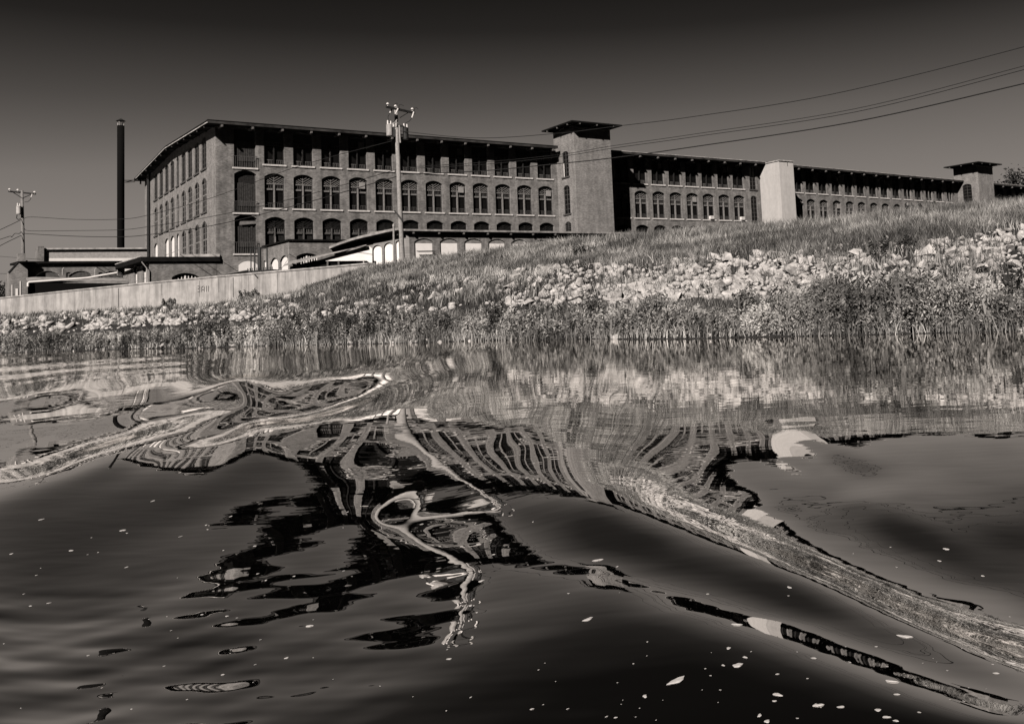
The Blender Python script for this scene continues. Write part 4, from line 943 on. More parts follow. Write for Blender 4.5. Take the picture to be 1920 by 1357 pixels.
# river swell shaped to steer its reflections, spline heights in 1/20000 m
WAVE = np.array([
[0,0,0,-1,1,4,1,-12,-28,-34,-28,-13,7,-1,-17,-52,-55,-57,-61,-65,-64,-60,-49,-33,-14,4,16,24,27,27,23,16,8,2,-2,-4,-6,-6,-6,-3,1,7,12,18,22,26,30,33,35,38,40,42,44,45,46,46,46,45,43,42,40,38,35,33,31,28,26,23,21,19,17,15,13,11,10,8,6,5,4,2,1,0,-1,-2,-3,-4,-4,-5,-6,-7,-8,-6],
[0,0,0,0,0,0,1,0,-3,-6,-5,-2,0,-1,-5,-13,-18,-19,-21,-19,-17,-16,-13,-6,2,8,9,9,7,4,-1,-6,-8,-8,-6,-4,-3,-2,-1,2,7,12,17,21,24,27,29,31,32,34,35,35,36,36,35,35,33,32,31,29,28,26,24,23,21,19,17,16,14,12,11,9,8,7,5,4,4,3,2,1,1,0,0,-1,-1,-1,-2,-2,-2,-2,-3,-3],
[0,0,0,0,0,0,-1,-1,-1,-1,1,0,-1,-1,2,2,2,2,3,7,8,6,4,5,7,6,2,-2,-5,-8,-11,-12,-11,-7,-2,0,0,0,1,3,6,9,12,15,17,18,19,19,19,19,19,19,19,18,17,16,15,14,13,12,11,11,10,9,8,7,6,5,4,3,3,2,1,1,1,0,0,0,0,0,1,1,1,1,1,2,2,2,2,3,3,3],
[0,0,0,0,0,0,0,2,3,4,4,0,-2,2,5,4,5,8,12,14,11,5,2,2,3,1,-3,-5,-6,-7,-6,-4,1,6,8,6,3,-1,-3,-4,-3,-2,-2,-1,-2,-2,-3,-4,-4,-5,-6,-7,-8,-9,-9,-10,-10,-10,-10,-9,-9,-8,-8,-7,-7,-7,-7,-7,-7,-7,-7,-7,-6,-6,-5,-4,-3,-2,-1,0,1,2,3,4,5,6,6,7,8,9,9,10],
[1,0,0,0,-1,0,1,3,1,2,-1,-4,2,8,1,-12,-8,-1,4,0,-10,-18,-19,-13,-8,-6,-3,1,5,9,14,21,26,27,22,13,3,-7,-13,-17,-20,-23,-26,-28,-31,-33,-35,-37,-39,-40,-41,-42,-43,-43,-43,-42,-41,-39,-37,-35,-33,-31,-29,-27,-26,-24,-23,-22,-21,-19,-18,-16,-14,-12,-10,-8,-6,-4,-2,0,2,4,5,7,9,10,12,13,14,15,16,17],
[1,-2,1,-2,7,5,-6,-17,-29,-26,-27,-14,14,16,-20,-53,-40,-26,-25,-38,-56,-64,-55,-39,-24,-10,4,18,31,42,52,59,61,53,37,18,-2,-18,-30,-40,-48,-55,-61,-66,-71,-75,-79,-82,-84,-85,-86,-86,-86,-85,-83,-80,-76,-72,-68,-64,-60,-56,-53,-50,-47,-44,-41,-39,-36,-33,-30,-26,-23,-19,-16,-12,-9,-5,-2,1,4,6,9,11,14,16,18,20,21,23,24,25],
[0,-2,1,-3,22,4,-35,-77,-99,-88,-72,-23,33,14,-65,-113,-85,-67,-75,-104,-127,-127,-103,-71,-39,-9,21,49,72,91,105,110,102,80,50,18,-12,-36,-55,-71,-84,-96,-106,-115,-122,-128,-133,-137,-139,-140,-140,-139,-136,-132,-128,-122,-116,-109,-103,-96,-90,-85,-80,-75,-70,-66,-61,-57,-52,-47,-42,-37,-32,-26,-21,-16,-11,-6,-2,2,6,10,13,16,19,22,25,27,29,31,33,34],
[0,-1,1,-3,32,-17,-100,-182,-209,-177,-128,-25,54,-3,-127,-177,-134,-120,-148,-193,-217,-201,-156,-102,-50,2,51,95,130,157,171,168,144,105,57,12,-28,-61,-88,-111,-130,-147,-162,-174,-183,-191,-197,-200,-202,-202,-200,-197,-192,-185,-177,-168,-158,-149,-140,-131,-123,-115,-108,-102,-95,-89,-82,-76,-69,-62,-55,-47,-40,-33,-26,-19,-12,-6,-1,5,9,14,18,22,26,29,32,35,38,40,42,43],
[-1,-1,1,-3,30,-66,-205,-330,-349,-283,-182,-11,78,-35,-197,-232,-178,-183,-240,-300,-316,-276,-205,-128,-51,26,97,158,205,237,246,227,182,121,57,-2,-52,-94,-129,-159,-185,-207,-225,-241,-253,-262,-268,-272,-272,-271,-266,-260,-251,-240,-228,-215,-203,-190,-179,-168,-157,-148,-139,-130,-121,-113,-104,-95,-86,-76,-66,-57,-47,-38,-29,-21,-13,-6,1,8,14,19,24,29,33,37,41,44,47,49,51,52],
[0,-1,1,-2,16,-142,-346,-511,-503,-388,-219,26,103,-80,-257,-260,-209,-250,-342,-413,-411,-343,-246,-144,-38,66,160,237,295,326,322,280,210,128,48,-22,-82,-133,-177,-214,-246,-273,-296,-315,-329,-339,-345,-348,-347,-343,-335,-325,-311,-296,-280,-264,-248,-233,-218,-205,-193,-181,-170,-159,-148,-137,-125,-114,-102,-90,-78,-66,-54,-43,-32,-22,-13,-4,4,12,19,25,31,36,41,45,49,53,56,58,61,62],
[0,0,0,0,-5,-238,-509,-704,-649,-468,-217,97,130,-128,-291,-250,-223,-314,-442,-515,-490,-393,-272,-145,-9,124,239,332,396,419,391,320,225,124,31,-50,-119,-178,-230,-275,-313,-345,-372,-394,-409,-420,-426,-427,-424,-416,-404,-389,-371,-351,-331,-311,-293,-275,-258,-243,-229,-215,-202,-188,-174,-160,-146,-132,-117,-102,-87,-73,-59,-46,-34,-22,-11,-1,8,17,24,32,38,44,49,54,59,62,66,68,70,72],
[-2,4,-3,5,-23,-331,-663,-873,-754,-495,-151,215,159,-169,-283,-198,-218,-367,-524,-589,-536,-417,-281,-128,40,199,335,441,503,505,446,344,225,109,6,-84,-161,-229,-288,-339,-382,-420,-450,-474,-491,-502,-507,-506,-500,-488,-471,-451,-428,-404,-380,-358,-336,-316,-298,-281,-264,-248,-232,-216,-200,-183,-165,-148,-130,-113,-96,-79,-63,-48,-34,-21,-9,2,13,22,31,39,46,52,58,63,68,72,75,78,80,82],
[-2,6,-4,6,-33,-389,-762,-966,-771,-437,0,389,189,-193,-226,-111,-198,-402,-569,-614,-537,-414,-272,-91,108,291,446,559,607,576,479,348,211,84,-26,-123,-208,-282,-347,-404,-453,-494,-528,-554,-571,-582,-586,-582,-572,-555,-533,-507,-480,-453,-426,-401,-378,-357,-336,-317,-299,-280,-262,-243,-223,-203,-183,-162,-142,-122,-102,-84,-66,-49,-34,-19,-6,7,18,28,38,46,54,61,67,73,78,82,85,88,90,92],
[1,-2,1,1,-26,-368,-749,-912,-647,-259,244,614,223,-193,-130,-15,-167,-405,-570,-577,-489,-387,-242,-29,195,401,571,678,695,621,488,334,185,53,-63,-166,-257,-337,-407,-469,-521,-566,-601,-628,-646,-656,-658,-652,-637,-615,-587,-557,-527,-497,-469,-442,-418,-395,-373,-352,-331,-310,-289,-267,-244,-221,-198,-174,-151,-129,-107,-87,-67,-49,-32,-16,-2,12,24,35,45,55,63,70,77,83,88,92,95,98,100,102],
[-1,1,-1,0,9,-272,-558,-656,-344,58,578,834,253,-166,-31,62,-125,-383,-522,-489,-407,-341,-178,60,304,530,703,785,755,635,472,305,153,18,-104,-212,-308,-392,-465,-529,-585,-630,-667,-695,-713,-722,-722,-712,-692,-664,-633,-600,-567,-536,-507,-480,-454,-430,-408,-385,-361,-338,-313,-288,-262,-236,-210,-184,-159,-134,-111,-88,-67,-48,-29,-12,3,18,31,43,54,63,72,80,86,92,98,102,106,108,111,112],
[0,6,-4,7,-28,-134,-202,-159,79,525,986,970,255,-94,4,151,-77,-326,-414,-411,-369,-246,-64,186,449,675,829,864,779,619,437,267,116,-22,-147,-259,-357,-444,-519,-584,-639,-685,-722,-749,-768,-777,-774,-759,-734,-703,-669,-635,-601,-570,-541,-514,-488,-463,-439,-414,-388,-361,-333,-305,-276,-248,-219,-191,-164,-137,-112,-88,-66,-45,-25,-7,9,24,38,51,62,72,81,89,96,102,108,112,116,119,121,122],
[4,-10,6,-7,-14,2,108,321,626,989,1202,1240,365,-36,153,239,-11,-218,-317,-348,-266,-83,127,381,630,828,934,904,765,577,391,226,76,-63,-191,-305,-405,-492,-567,-630,-683,-726,-762,-790,-810,-817,-810,-791,-763,-731,-696,-661,-629,-599,-571,-544,-519,-494,-468,-440,-411,-381,-350,-319,-287,-256,-225,-196,-167,-139,-112,-87,-63,-41,-20,-1,16,32,46,59,71,81,91,99,106,113,118,123,126,129,131,133],
[0,7,-5,8,-43,90,323,676,1144,1242,1240,906,171,124,302,298,77,-97,-254,-269,-111,124,376,626,840,981,1004,904,720,521,343,183,33,-107,-235,-349,-449,-535,-607,-666,-713,-752,-786,-815,-835,-840,-830,-809,-780,-747,-713,-681,-651,-623,-597,-572,-547,-520,-492,-462,-430,-397,-363,-329,-295,-262,-229,-198,-167,-138,-110,-84,-59,-36,-14,5,23,40,54,68,80,91,100,109,116,123,128,133,137,140,142,143],
[0,5,-4,7,-50,177,454,932,1259,1218,1041,420,201,236,373,384,204,-55,-211,-156,74,374,662,896,1058,1117,1046,868,657,466,298,139,-13,-153,-279,-391,-487,-569,-636,-689,-731,-765,-796,-825,-844,-847,-836,-814,-785,-753,-722,-693,-666,-642,-618,-595,-570,-542,-511,-478,-443,-408,-372,-336,-300,-265,-231,-198,-166,-136,-107,-79,-54,-30,-8,13,31,48,63,77,89,100,110,119,127,133,139,143,147,150,152,154],
[2,-5,3,-1,-41,264,642,1019,1131,998,702,636,626,353,438,496,260,-68,-166,-25,291,647,962,1148,1242,1207,1036,805,595,420,254,91,-62,-200,-323,-430,-520,-595,-655,-702,-738,-769,-798,-824,-841,-842,-830,-807,-779,-750,-722,-697,-675,-655,-635,-613,-587,-557,-524,-489,-452,-414,-376,-339,-302,-265,-230,-196,-163,-131,-101,-73,-47,-23,0,21,40,57,72,87,99,110,120,129,137,144,149,154,158,161,163,164],
[-1,10,-7,11,-61,325,869,988,959,742,633,867,749,553,548,543,185,-97,-119,144,551,903,1173,1322,1347,1215,974,738,549,378,208,42,-109,-245,-365,-465,-546,-611,-664,-706,-740,-771,-799,-821,-832,-829,-814,-791,-764,-737,-713,-693,-677,-661,-645,-623,-596,-565,-530,-494,-455,-416,-377,-338,-300,-263,-226,-191,-158,-125,-95,-66,-39,-15,8,29,49,66,82,96,109,121,131,140,148,154,160,165,169,172,174,175],
[0,0,0,2,-31,413,881,923,855,705,849,1009,789,655,609,475,130,-87,-19,385,815,1125,1271,1372,1334,1130,888,688,512,334,157,-7,-156,-289,-404,-496,-567,-622,-669,-708,-743,-774,-799,-814,-817,-808,-790,-767,-742,-718,-698,-682,-671,-660,-646,-624,-597,-565,-530,-493,-454,-414,-374,-335,-296,-258,-220,-185,-150,-118,-87,-58,-31,-6,18,39,58,76,92,107,120,131,141,150,158,165,171,176,180,183,185,186],
[1,1,-1,1,-15,467,858,961,869,863,1177,1129,770,643,542,231,32,33,269,642,1013,1207,1288,1284,1196,1007,822,654,470,281,104,-57,-203,-332,-440,-522,-584,-633,-675,-714,-748,-777,-796,-802,-796,-782,-761,-738,-714,-694,-677,-665,-657,-651,-637,-617,-590,-559,-525,-487,-448,-408,-368,-328,-288,-250,-212,-176,-142,-109,-78,-49,-21,4,27,49,69,86,103,117,130,142,152,161,169,176,182,187,190,193,196,197],
[2,-3,2,-3,10,462,864,1028,954,1109,1372,1112,721,589,321,-35,-46,204,538,838,1080,1192,1187,1137,1067,929,787,613,415,226,53,-108,-253,-376,-473,-545,-599,-644,-684,-721,-752,-774,-784,-782,-769,-751,-728,-705,-684,-667,-655,-646,-641,-634,-621,-602,-577,-548,-514,-477,-439,-398,-358,-318,-278,-240,-202,-166,-132,-99,-68,-38,-11,14,38,60,79,97,113,128,141,153,163,172,180,187,193,198,202,205,207,208],
[1,-1,1,-2,24,525,865,1045,1055,1292,1417,1014,661,526,158,-121,-22,324,674,932,1077,1083,1036,1033,997,903,746,552,356,175,1,-164,-307,-421,-504,-565,-613,-657,-695,-727,-749,-764,-765,-755,-738,-717,-694,-672,-655,-642,-633,-627,-622,-614,-601,-583,-560,-532,-499,-463,-425,-385,-345,-305,-266,-227,-190,-154,-120,-87,-56,-27,0,26,49,71,91,109,125,139,153,164,175,184,192,198,204,209,213,216,218,219],
[1,-5,4,-8,69,561,831,1018,1151,1341,1344,989,756,608,196,-67,108,448,751,947,990,929,946,1023,961,840,676,487,306,123,-58,-225,-362,-460,-529,-581,-626,-669,-704,-729,-744,-747,-740,-724,-704,-683,-661,-642,-627,-619,-612,-607,-600,-591,-578,-561,-539,-512,-481,-446,-408,-369,-329,-290,-251,-213,-176,-141,-107,-75,-44,-15,12,38,61,83,102,120,137,151,164,176,186,195,203,210,215,220,224,227,229,231],
[1,-10,8,-14,106,605,776,932,1095,1293,1307,1220,1174,888,315,127,367,642,805,894,831,813,963,1037,939,770,612,444,253,58,-125,-286,-405,-488,-546,-594,-637,-679,-710,-728,-733,-726,-711,-692,-672,-652,-633,-616,-605,-597,-591,-585,-576,-566,-553,-536,-515,-489,-458,-424,-387,-350,-311,-273,-235,-197,-161,-127,-93,-61,-30,-2,25,51,74,95,115,133,149,163,176,188,198,207,215,221,227,232,236,239,241,242],
[-1,-2,2,-9,124,691,711,744,926,1199,1448,1745,1933,1498,621,469,686,844,822,744,656,816,1015,1034,897,731,575,389,179,-21,-194,-335,-435,-503,-557,-604,-650,-688,-713,-722,-716,-699,-680,-660,-643,-625,-609,-596,-586,-578,-570,-561,-551,-538,-525,-508,-488,-462,-432,-399,-364,-328,-291,-253,-216,-180,-145,-111,-78,-46,-16,13,39,64,87,108,128,145,161,176,188,200,210,219,226,233,239,243,247,250,252,254],
[1,-22,16,-30,221,702,580,534,702,1103,1665,2406,2867,2480,1146,759,928,1015,685,518,628,886,1078,1032,881,722,532,306,84,-108,-264,-376,-452,-507,-562,-615,-661,-693,-709,-707,-691,-669,-649,-631,-617,-603,-590,-579,-568,-558,-547,-536,-523,-509,-494,-477,-457,-432,-403,-372,-339,-304,-268,-232,-197,-162,-127,-94,-61,-30,0,28,54,79,101,122,141,159,174,188,201,212,222,231,238,245,250,255,259,262,264,266],
[-1,-12,10,-25,271,745,538,319,493,999,1857,2931,3655,3194,1716,772,1044,742,401,540,824,1081,1163,1064,916,705,455,206,-12,-193,-322,-404,-459,-511,-570,-624,-663,-687,-693,-682,-662,-640,-623,-609,-596,-585,-574,-562,-549,-536,-523,-509,-494,-478,-463,-445,-424,-400,-373,-343,-312,-279,-245,-210,-175,-141,-108,-75,-43,-12,17,44,70,94,116,137,155,172,188,202,214,225,235,243,250,257,262,267,271,274,276,277],
[0,-26,20,-40,347,739,443,177,328,904,1922,3157,3775,3232,2398,1193,814,349,490,919,1165,1270,1274,1144,906,633,356,115,-91,-252,-355,-417,-467,-522,-579,-624,-652,-665,-666,-654,-635,-616,-603,-592,-580,-569,-557,-544,-528,-512,-497,-481,-464,-447,-430,-411,-390,-367,-342,-314,-284,-253,-220,-186,-153,-119,-86,-54,-23,7,35,62,87,110,132,152,170,187,202,215,227,238,247,256,263,269,275,279,283,286,288,290],
[-1,-24,19,-42,396,737,370,106,244,826,1865,2934,3189,2647,2021,1165,325,185,754,1164,1254,1298,1274,1123,849,545,275,47,-143,-280,-361,-422,-479,-534,-580,-613,-631,-639,-638,-629,-616,-604,-593,-580,-567,-554,-540,-524,-506,-488,-469,-451,-433,-415,-396,-377,-357,-335,-311,-284,-256,-225,-194,-161,-128,-96,-64,-33,-2,27,54,80,105,127,149,168,186,202,216,229,241,251,260,268,275,282,287,291,295,298,300,302],
[-1,-28,22,-47,429,695,318,106,244,817,1721,2361,2222,1868,1501,443,-52,234,744,1083,1134,1119,1055,928,777,485,219,-1,-172,-278,-353,-428,-492,-540,-573,-592,-603,-611,-613,-611,-607,-600,-588,-574,-558,-542,-523,-503,-482,-461,-440,-420,-400,-381,-362,-343,-324,-303,-280,-254,-226,-197,-166,-134,-102,-71,-40,-9,20,48,75,100,123,145,166,184,201,217,231,243,255,265,274,281,288,294,299,304,307,310,312,314],
[-1,-29,23,-49,444,629,257,136,329,918,1588,1783,1453,1191,716,-35,-168,261,702,926,927,867,804,758,626,415,176,-31,-176,-272,-355,-432,-491,-529,-550,-563,-573,-584,-592,-599,-601,-596,-586,-571,-552,-530,-506,-480,-455,-431,-408,-387,-366,-346,-328,-310,-291,-271,-248,-223,-196,-167,-137,-106,-75,-44,-14,15,44,71,96,121,143,164,184,202,218,233,246,258,269,278,287,294,301,307,312,316,320,322,325,326],
[-1,-27,21,-46,434,579,215,122,458,1206,1569,1573,1374,774,154,-359,-289,262,698,818,740,657,634,590,484,311,125,-39,-174,-282,-356,-410,-469,-498,-517,-533,-551,-562,-572,-586,-593,-591,-581,-565,-543,-516,-484,-453,-425,-399,-375,-353,-333,-314,-295,-277,-259,-239,-216,-191,-164,-135,-106,-76,-45,-15,14,42,69,95,119,142,164,184,203,220,235,249,262,273,283,292,301,308,314,320,324,329,332,335,337,339],
[-1,-28,22,-46,418,481,162,128,692,1440,1627,1621,1182,403,-335,-635,-206,395,738,712,619,561,510,455,357,193,49,-84,-203,-283,-336,-391,-438,-469,-483,-513,-532,-547,-562,-575,-580,-578,-569,-552,-526,-493,-457,-424,-394,-367,-344,-322,-302,-283,-265,-246,-227,-205,-182,-157,-130,-102,-73,-43,-14,15,43,70,96,120,144,165,186,205,222,238,253,266,278,288,298,307,314,321,327,333,337,341,345,347,350,352],
[-1,-22,18,-39,371,378,88,257,934,1562,1668,1548,731,-162,-762,-568,122,602,691,630,568,519,432,331,200,68,-52,-171,-256,-306,-344,-378,-413,-441,-465,-495,-521,-542,-557,-562,-560,-553,-544,-525,-495,-460,-426,-394,-366,-340,-317,-295,-275,-255,-235,-214,-193,-171,-147,-121,-94,-66,-38,-9,20,47,74,100,124,147,169,190,208,226,242,257,270,283,294,304,313,321,328,335,341,346,350,354,357,360,362,364],
[-1,-21,16,-35,314,267,86,447,1112,1608,1650,1250,260,-755,-809,-171,389,596,621,588,543,469,353,193,43,-81,-172,-249,-315,-351,-378,-396,-405,-429,-470,-504,-523,-542,-548,-542,-530,-516,-505,-482,-452,-422,-393,-366,-341,-318,-295,-272,-249,-226,-204,-181,-158,-134,-109,-83,-56,-28,0,28,55,82,107,131,154,175,195,214,232,248,263,276,289,300,310,320,328,336,343,349,354,359,363,367,370,373,375,377],
[-1,-16,13,-27,247,165,137,667,1258,1589,1339,619,-492,-1010,-404,212,430,541,641,579,514,400,238,61,-97,-201,-256,-312,-370,-414,-441,-441,-436,-457,-486,-513,-529,-533,-526,-512,-496,-480,-457,-431,-406,-382,-361,-341,-321,-299,-276,-250,-223,-196,-169,-143,-119,-94,-68,-41,-14,13,40,67,93,118,141,164,184,204,222,240,255,270,283,296,307,318,327,336,343,350,357,363,368,372,376,380,383,386,388,390],
[0,-11,9,-19,180,83,206,918,1414,1549,1162,-44,-754,-544,17,305,459,654,621,573,442,292,102,-76,-213,-278,-325,-380,-435,-484,-507,-508,-509,-515,-517,-517,-517,-509,-492,-477,-461,-437,-412,-387,-365,-345,-330,-316,-299,-279,-254,-226,-194,-161,-130,-101,-75,-49,-23,4,30,57,83,108,132,155,177,197,216,233,250,265,279,292,304,315,326,335,344,352,359,365,371,376,381,386,389,393,396,399,401,403],
[0,-8,7,-14,119,38,367,1115,1409,1335,587,-302,-444,-99,165,346,602,655,546,439,323,190,34,-141,-255,-326,-388,-439,-499,-538,-565,-590,-605,-597,-564,-524,-494,-479,-464,-446,-420,-396,-370,-347,-327,-312,-300,-287,-272,-253,-228,-196,-158,-121,-86,-55,-27,0,26,52,77,102,126,150,172,193,212,230,247,263,277,291,303,315,325,335,344,353,361,368,374,380,386,391,395,399,403,406,409,412,414,416],
[-1,-3,3,-7,65,81,563,1273,1469,1011,44,-438,-152,122,278,484,576,484,425,330,225,116,-28,-147,-242,-337,-420,-480,-531,-574,-619,-664,-688,-668,-600,-531,-486,-453,-431,-410,-386,-359,-331,-307,-293,-280,-266,-252,-237,-219,-191,-155,-115,-75,-38,-5,25,51,76,101,125,148,171,193,213,231,248,264,279,292,305,316,327,337,346,355,363,371,378,384,390,395,400,405,409,413,416,419,422,425,427,429],
[-1,-3,2,-5,44,180,752,1349,1328,610,-214,-333,19,265,434,521,543,482,407,316,209,104,-1,-128,-218,-315,-373,-454,-522,-582,-643,-695,-708,-664,-603,-535,-474,-429,-392,-369,-351,-323,-292,-272,-258,-245,-228,-210,-191,-169,-140,-104,-63,-22,16,50,78,103,127,150,173,195,216,235,253,269,284,297,310,321,332,342,351,359,367,375,382,388,395,400,405,410,415,419,423,426,430,433,435,438,440,442],
[-1,-1,1,-3,36,329,948,1371,888,146,-266,-45,212,427,512,503,437,404,397,346,266,170,67,-31,-144,-209,-296,-392,-481,-540,-614,-658,-649,-628,-580,-517,-453,-397,-352,-321,-305,-283,-255,-237,-222,-204,-183,-160,-136,-108,-77,-42,-4,36,74,106,133,156,178,201,222,243,261,278,293,307,319,330,340,350,358,367,374,381,388,395,401,406,412,416,421,425,430,433,437,440,443,446,449,451,453,455],
[-1,-4,3,-7,55,473,1183,1269,606,-130,-222,139,338,490,469,360,280,281,379,383,310,219,140,65,-7,-102,-181,-273,-363,-439,-507,-546,-559,-557,-529,-476,-413,-352,-299,-261,-238,-221,-204,-188,-171,-150,-125,-96,-67,-37,-6,27,63,99,133,163,187,209,230,251,271,289,305,319,332,343,353,362,370,378,385,391,397,403,409,414,419,424,429,433,437,441,444,448,451,454,457,459,462,464,466,468],
[-1,-3,3,-7,75,693,1150,900,174,-118,65,284,383,389,311,234,222,329,389,371,320,267,217,177,127,67,-16,-96,-169,-260,-339,-389,-425,-451,-444,-405,-349,-289,-233,-188,-156,-140,-127,-115,-100,-78,-48,-18,12,40,69,99,130,161,191,217,240,261,281,301,318,334,347,359,369,378,386,393,399,405,410,415,420,425,429,434,438,442,445,449,453,456,459,462,465,468,470,473,475,477,480,482],
[0,-10,8,-16,133,830,1226,537,-89,-34,231,355,397,321,253,222,305,360,359,352,342,314,284,260,238,194,138,82,20,-53,-134,-207,-265,-309,-327,-305,-261,-209,-157,-110,-72,-43,-24,-19,-7,15,41,68,93,117,142,169,196,222,247,270,291,311,330,348,363,376,387,397,404,411,417,422,427,431,435,439,442,446,449,453,456,459,462,465,468,471,474,477,479,482,484,486,488,491,493,495],
[0,-12,9,-21,201,959,868,220,-36,146,288,350,329,294,260,271,298,335,364,389,390,367,347,335,319,296,272,242,197,144,82,11,-65,-133,-172,-171,-152,-118,-77,-36,6,44,74,92,101,113,130,150,169,189,211,234,258,280,301,322,341,359,376,392,405,416,425,432,438,443,447,450,453,456,459,462,464,467,469,472,474,477,479,482,484,486,489,491,493,495,498,500,502,504,506,508],
[0,-22,18,-36,321,925,561,-7,128,252,337,312,296,269,289,274,275,342,398,446,483,483,443,413,384,373,378,380,367,331,284,225,167,87,7,-25,-31,-22,-2,29,66,105,137,162,183,196,209,223,239,256,276,296,316,336,355,372,389,405,420,433,444,453,460,465,469,472,475,477,479,480,482,484,485,487,489,490,492,494,496,498,500,502,504,506,508,509,511,513,515,517,519,521],
[0,-25,20,-42,386,752,336,38,199,293,318,305,285,287,284,286,349,368,430,524,588,594,538,474,442,454,480,503,508,489,456,419,372,321,236,154,110,85,82,93,118,151,187,220,245,263,276,290,304,319,337,355,373,390,406,422,437,450,463,473,482,488,493,496,499,500,502,502,503,504,505,505,506,507,508,509,510,512,513,514,516,517,519,520,522,523,525,527,529,530,532,534],
[0,-25,19,-41,369,441,143,185,272,288,295,287,295,298,291,344,363,378,473,564,605,592,562,546,548,556,571,585,599,613,612,586,546,497,430,352,263,213,187,178,183,203,232,266,295,317,335,350,364,379,395,411,427,443,457,470,483,494,504,512,518,522,525,526,527,528,527,527,527,527,527,527,527,527,527,528,528,529,530,531,531,532,534,535,536,537,539,540,542,544,545,547],
[-1,-15,12,-26,242,183,174,231,283,300,290,296,292,283,327,366,380,425,468,519,553,555,578,604,620,620,621,644,680,709,718,712,689,645,591,519,438,365,314,282,266,265,280,307,335,361,384,403,420,436,452,467,481,494,506,518,528,537,544,549,553,555,556,556,555,554,553,552,551,550,549,548,547,547,546,546,546,546,546,547,547,548,549,549,550,552,553,554,555,557,559,560],
[-1,-6,5,-11,100,162,196,262,295,280,296,302,292,303,323,407,421,429,388,406,444,494,542,583,612,640,676,704,728,751,785,807,802,784,737,672,593,516,451,398,359,337,333,344,367,398,427,451,472,490,506,521,534,545,555,563,571,578,583,585,587,587,586,584,582,580,578,576,574,572,571,569,568,567,566,565,564,564,563,563,563,563,564,564,565,566,567,568,569,570,572,573],
[0,-6,4,-9,80,206,254,317,303,310,322,312,322,331,287,298,328,306,287,275,317,382,450,508,561,611,648,679,711,755,804,843,874,878,856,803,736,659,585,514,456,414,390,385,398,429,462,493,518,540,558,573,585,595,602,608,613,617,619,620,619,618,615,612,609,606,603,600,597,595,592,590,588,586,585,583,582,581,580,580,579,579,579,579,579,580,580,581,582,583,585,586],
[0,-6,5,-11,106,194,225,200,191,171,148,140,121,89,126,143,162,194,189,164,192,254,322,390,452,500,545,592,643,703,767,836,890,926,936,914,860,788,705,624,551,492,452,431,433,453,487,526,558,584,605,620,632,640,646,650,653,654,654,653,651,648,644,640,636,632,628,624,621,617,614,611,609,606,604,602,600,598,597,596,595,594,594,594,594,594,594,595,595,596,598,599],
[0,-6,4,-9,81,256,217,221,204,183,183,166,152,151,113,134,99,69,47,49,61,93,153,220,283,343,399,456,526,605,694,782,866,927,970,976,942,879,802,719,639,571,517,482,468,477,508,548,585,617,640,658,670,679,685,688,689,689,688,685,682,678,673,668,663,658,653,648,644,640,636,632,629,626,623,620,618,616,614,612,611,610,609,608,608,608,608,608,609,609,610,611],
[0,-6,5,-11,102,148,133,109,65,36,-5,-42,-74,-132,-160,-138,-119,-140,-151,-160,-152,-104,-42,24,88,148,210,285,371,471,579,687,783,861,918,952,956,923,865,792,715,644,584,537,508,504,521,552,594,632,660,681,697,709,717,721,722,722,720,717,713,708,702,696,690,684,678,673,667,662,658,653,649,646,642,639,636,633,631,629,627,625,624,623,622,622,622,622,622,622,623,624],
[0,7,-5,12,-108,-352,-363,-394,-397,-401,-406,-407,-410,-400,-410,-405,-363,-343,-353,-350,-321,-277,-221,-163,-104,-43,23,97,188,296,416,537,650,740,814,874,913,920,890,837,773,707,644,589,550,531,531,549,581,625,661,688,709,727,739,747,751,752,751,748,744,738,731,725,718,711,704,697,691,685,680,675,670,666,662,658,654,651,648,645,643,641,639,638,637,636,635,635,635,635,635,636],
[0,11,-9,18,-168,-222,-235,-232,-243,-258,-270,-286,-302,-324,-342,-399,-425,-470,-490,-487,-460,-419,-379,-333,-283,-230,-172,-106,-21,87,208,335,459,571,665,744,814,857,862,841,802,746,685,628,583,553,540,543,561,596,643,677,707,733,753,766,775,779,780,778,773,767,760,753,745,738,730,723,715,709,702,697,691,686,681,677,673,669,665,662,659,657,655,653,651,650,649,648,648,648,648,648],
[1,19,-15,33,-307,-644,-659,-667,-676,-674,-676,-682,-685,-676,-675,-597,-592,-607,-610,-592,-564,-549,-519,-487,-454,-417,-370,-308,-231,-136,-23,100,229,357,477,583,677,746,789,803,787,749,700,648,602,567,545,537,545,566,601,651,691,726,755,777,792,801,804,804,800,795,788,781,773,764,756,748,740,732,725,719,712,707,701,696,691,687,683,679,676,673,670,667,665,664,662,661,660,660,660,660],
[1,18,-14,30,-273,-597,-591,-604,-616,-625,-624,-629,-629,-635,-666,-714,-706,-703,-699,-686,-673,-645,-625,-613,-599,-578,-545,-498,-432,-346,-242,-131,-10,123,254,381,499,601,677,720,732,718,688,650,610,575,548,531,528,539,568,610,659,704,744,776,799,814,822,824,823,820,814,807,799,790,781,773,764,756,748,741,734,727,721,715,710,705,700,696,692,688,685,682,680,678,676,674,673,672,671,671],
[1,18,-15,31,-286,-563,-659,-667,-681,-689,-699,-704,-701,-708,-729,-695,-701,-699,-697,-698,-700,-697,-697,-700,-701,-690,-666,-627,-574,-501,-419,-329,-225,-108,19,155,297,427,534,608,647,663,658,638,610,579,550,528,517,520,538,572,617,670,720,762,793,816,830,838,841,840,836,830,823,814,806,796,788,779,770,762,755,748,741,735,729,723,718,713,709,705,701,697,694,691,689,687,685,684,683,682],
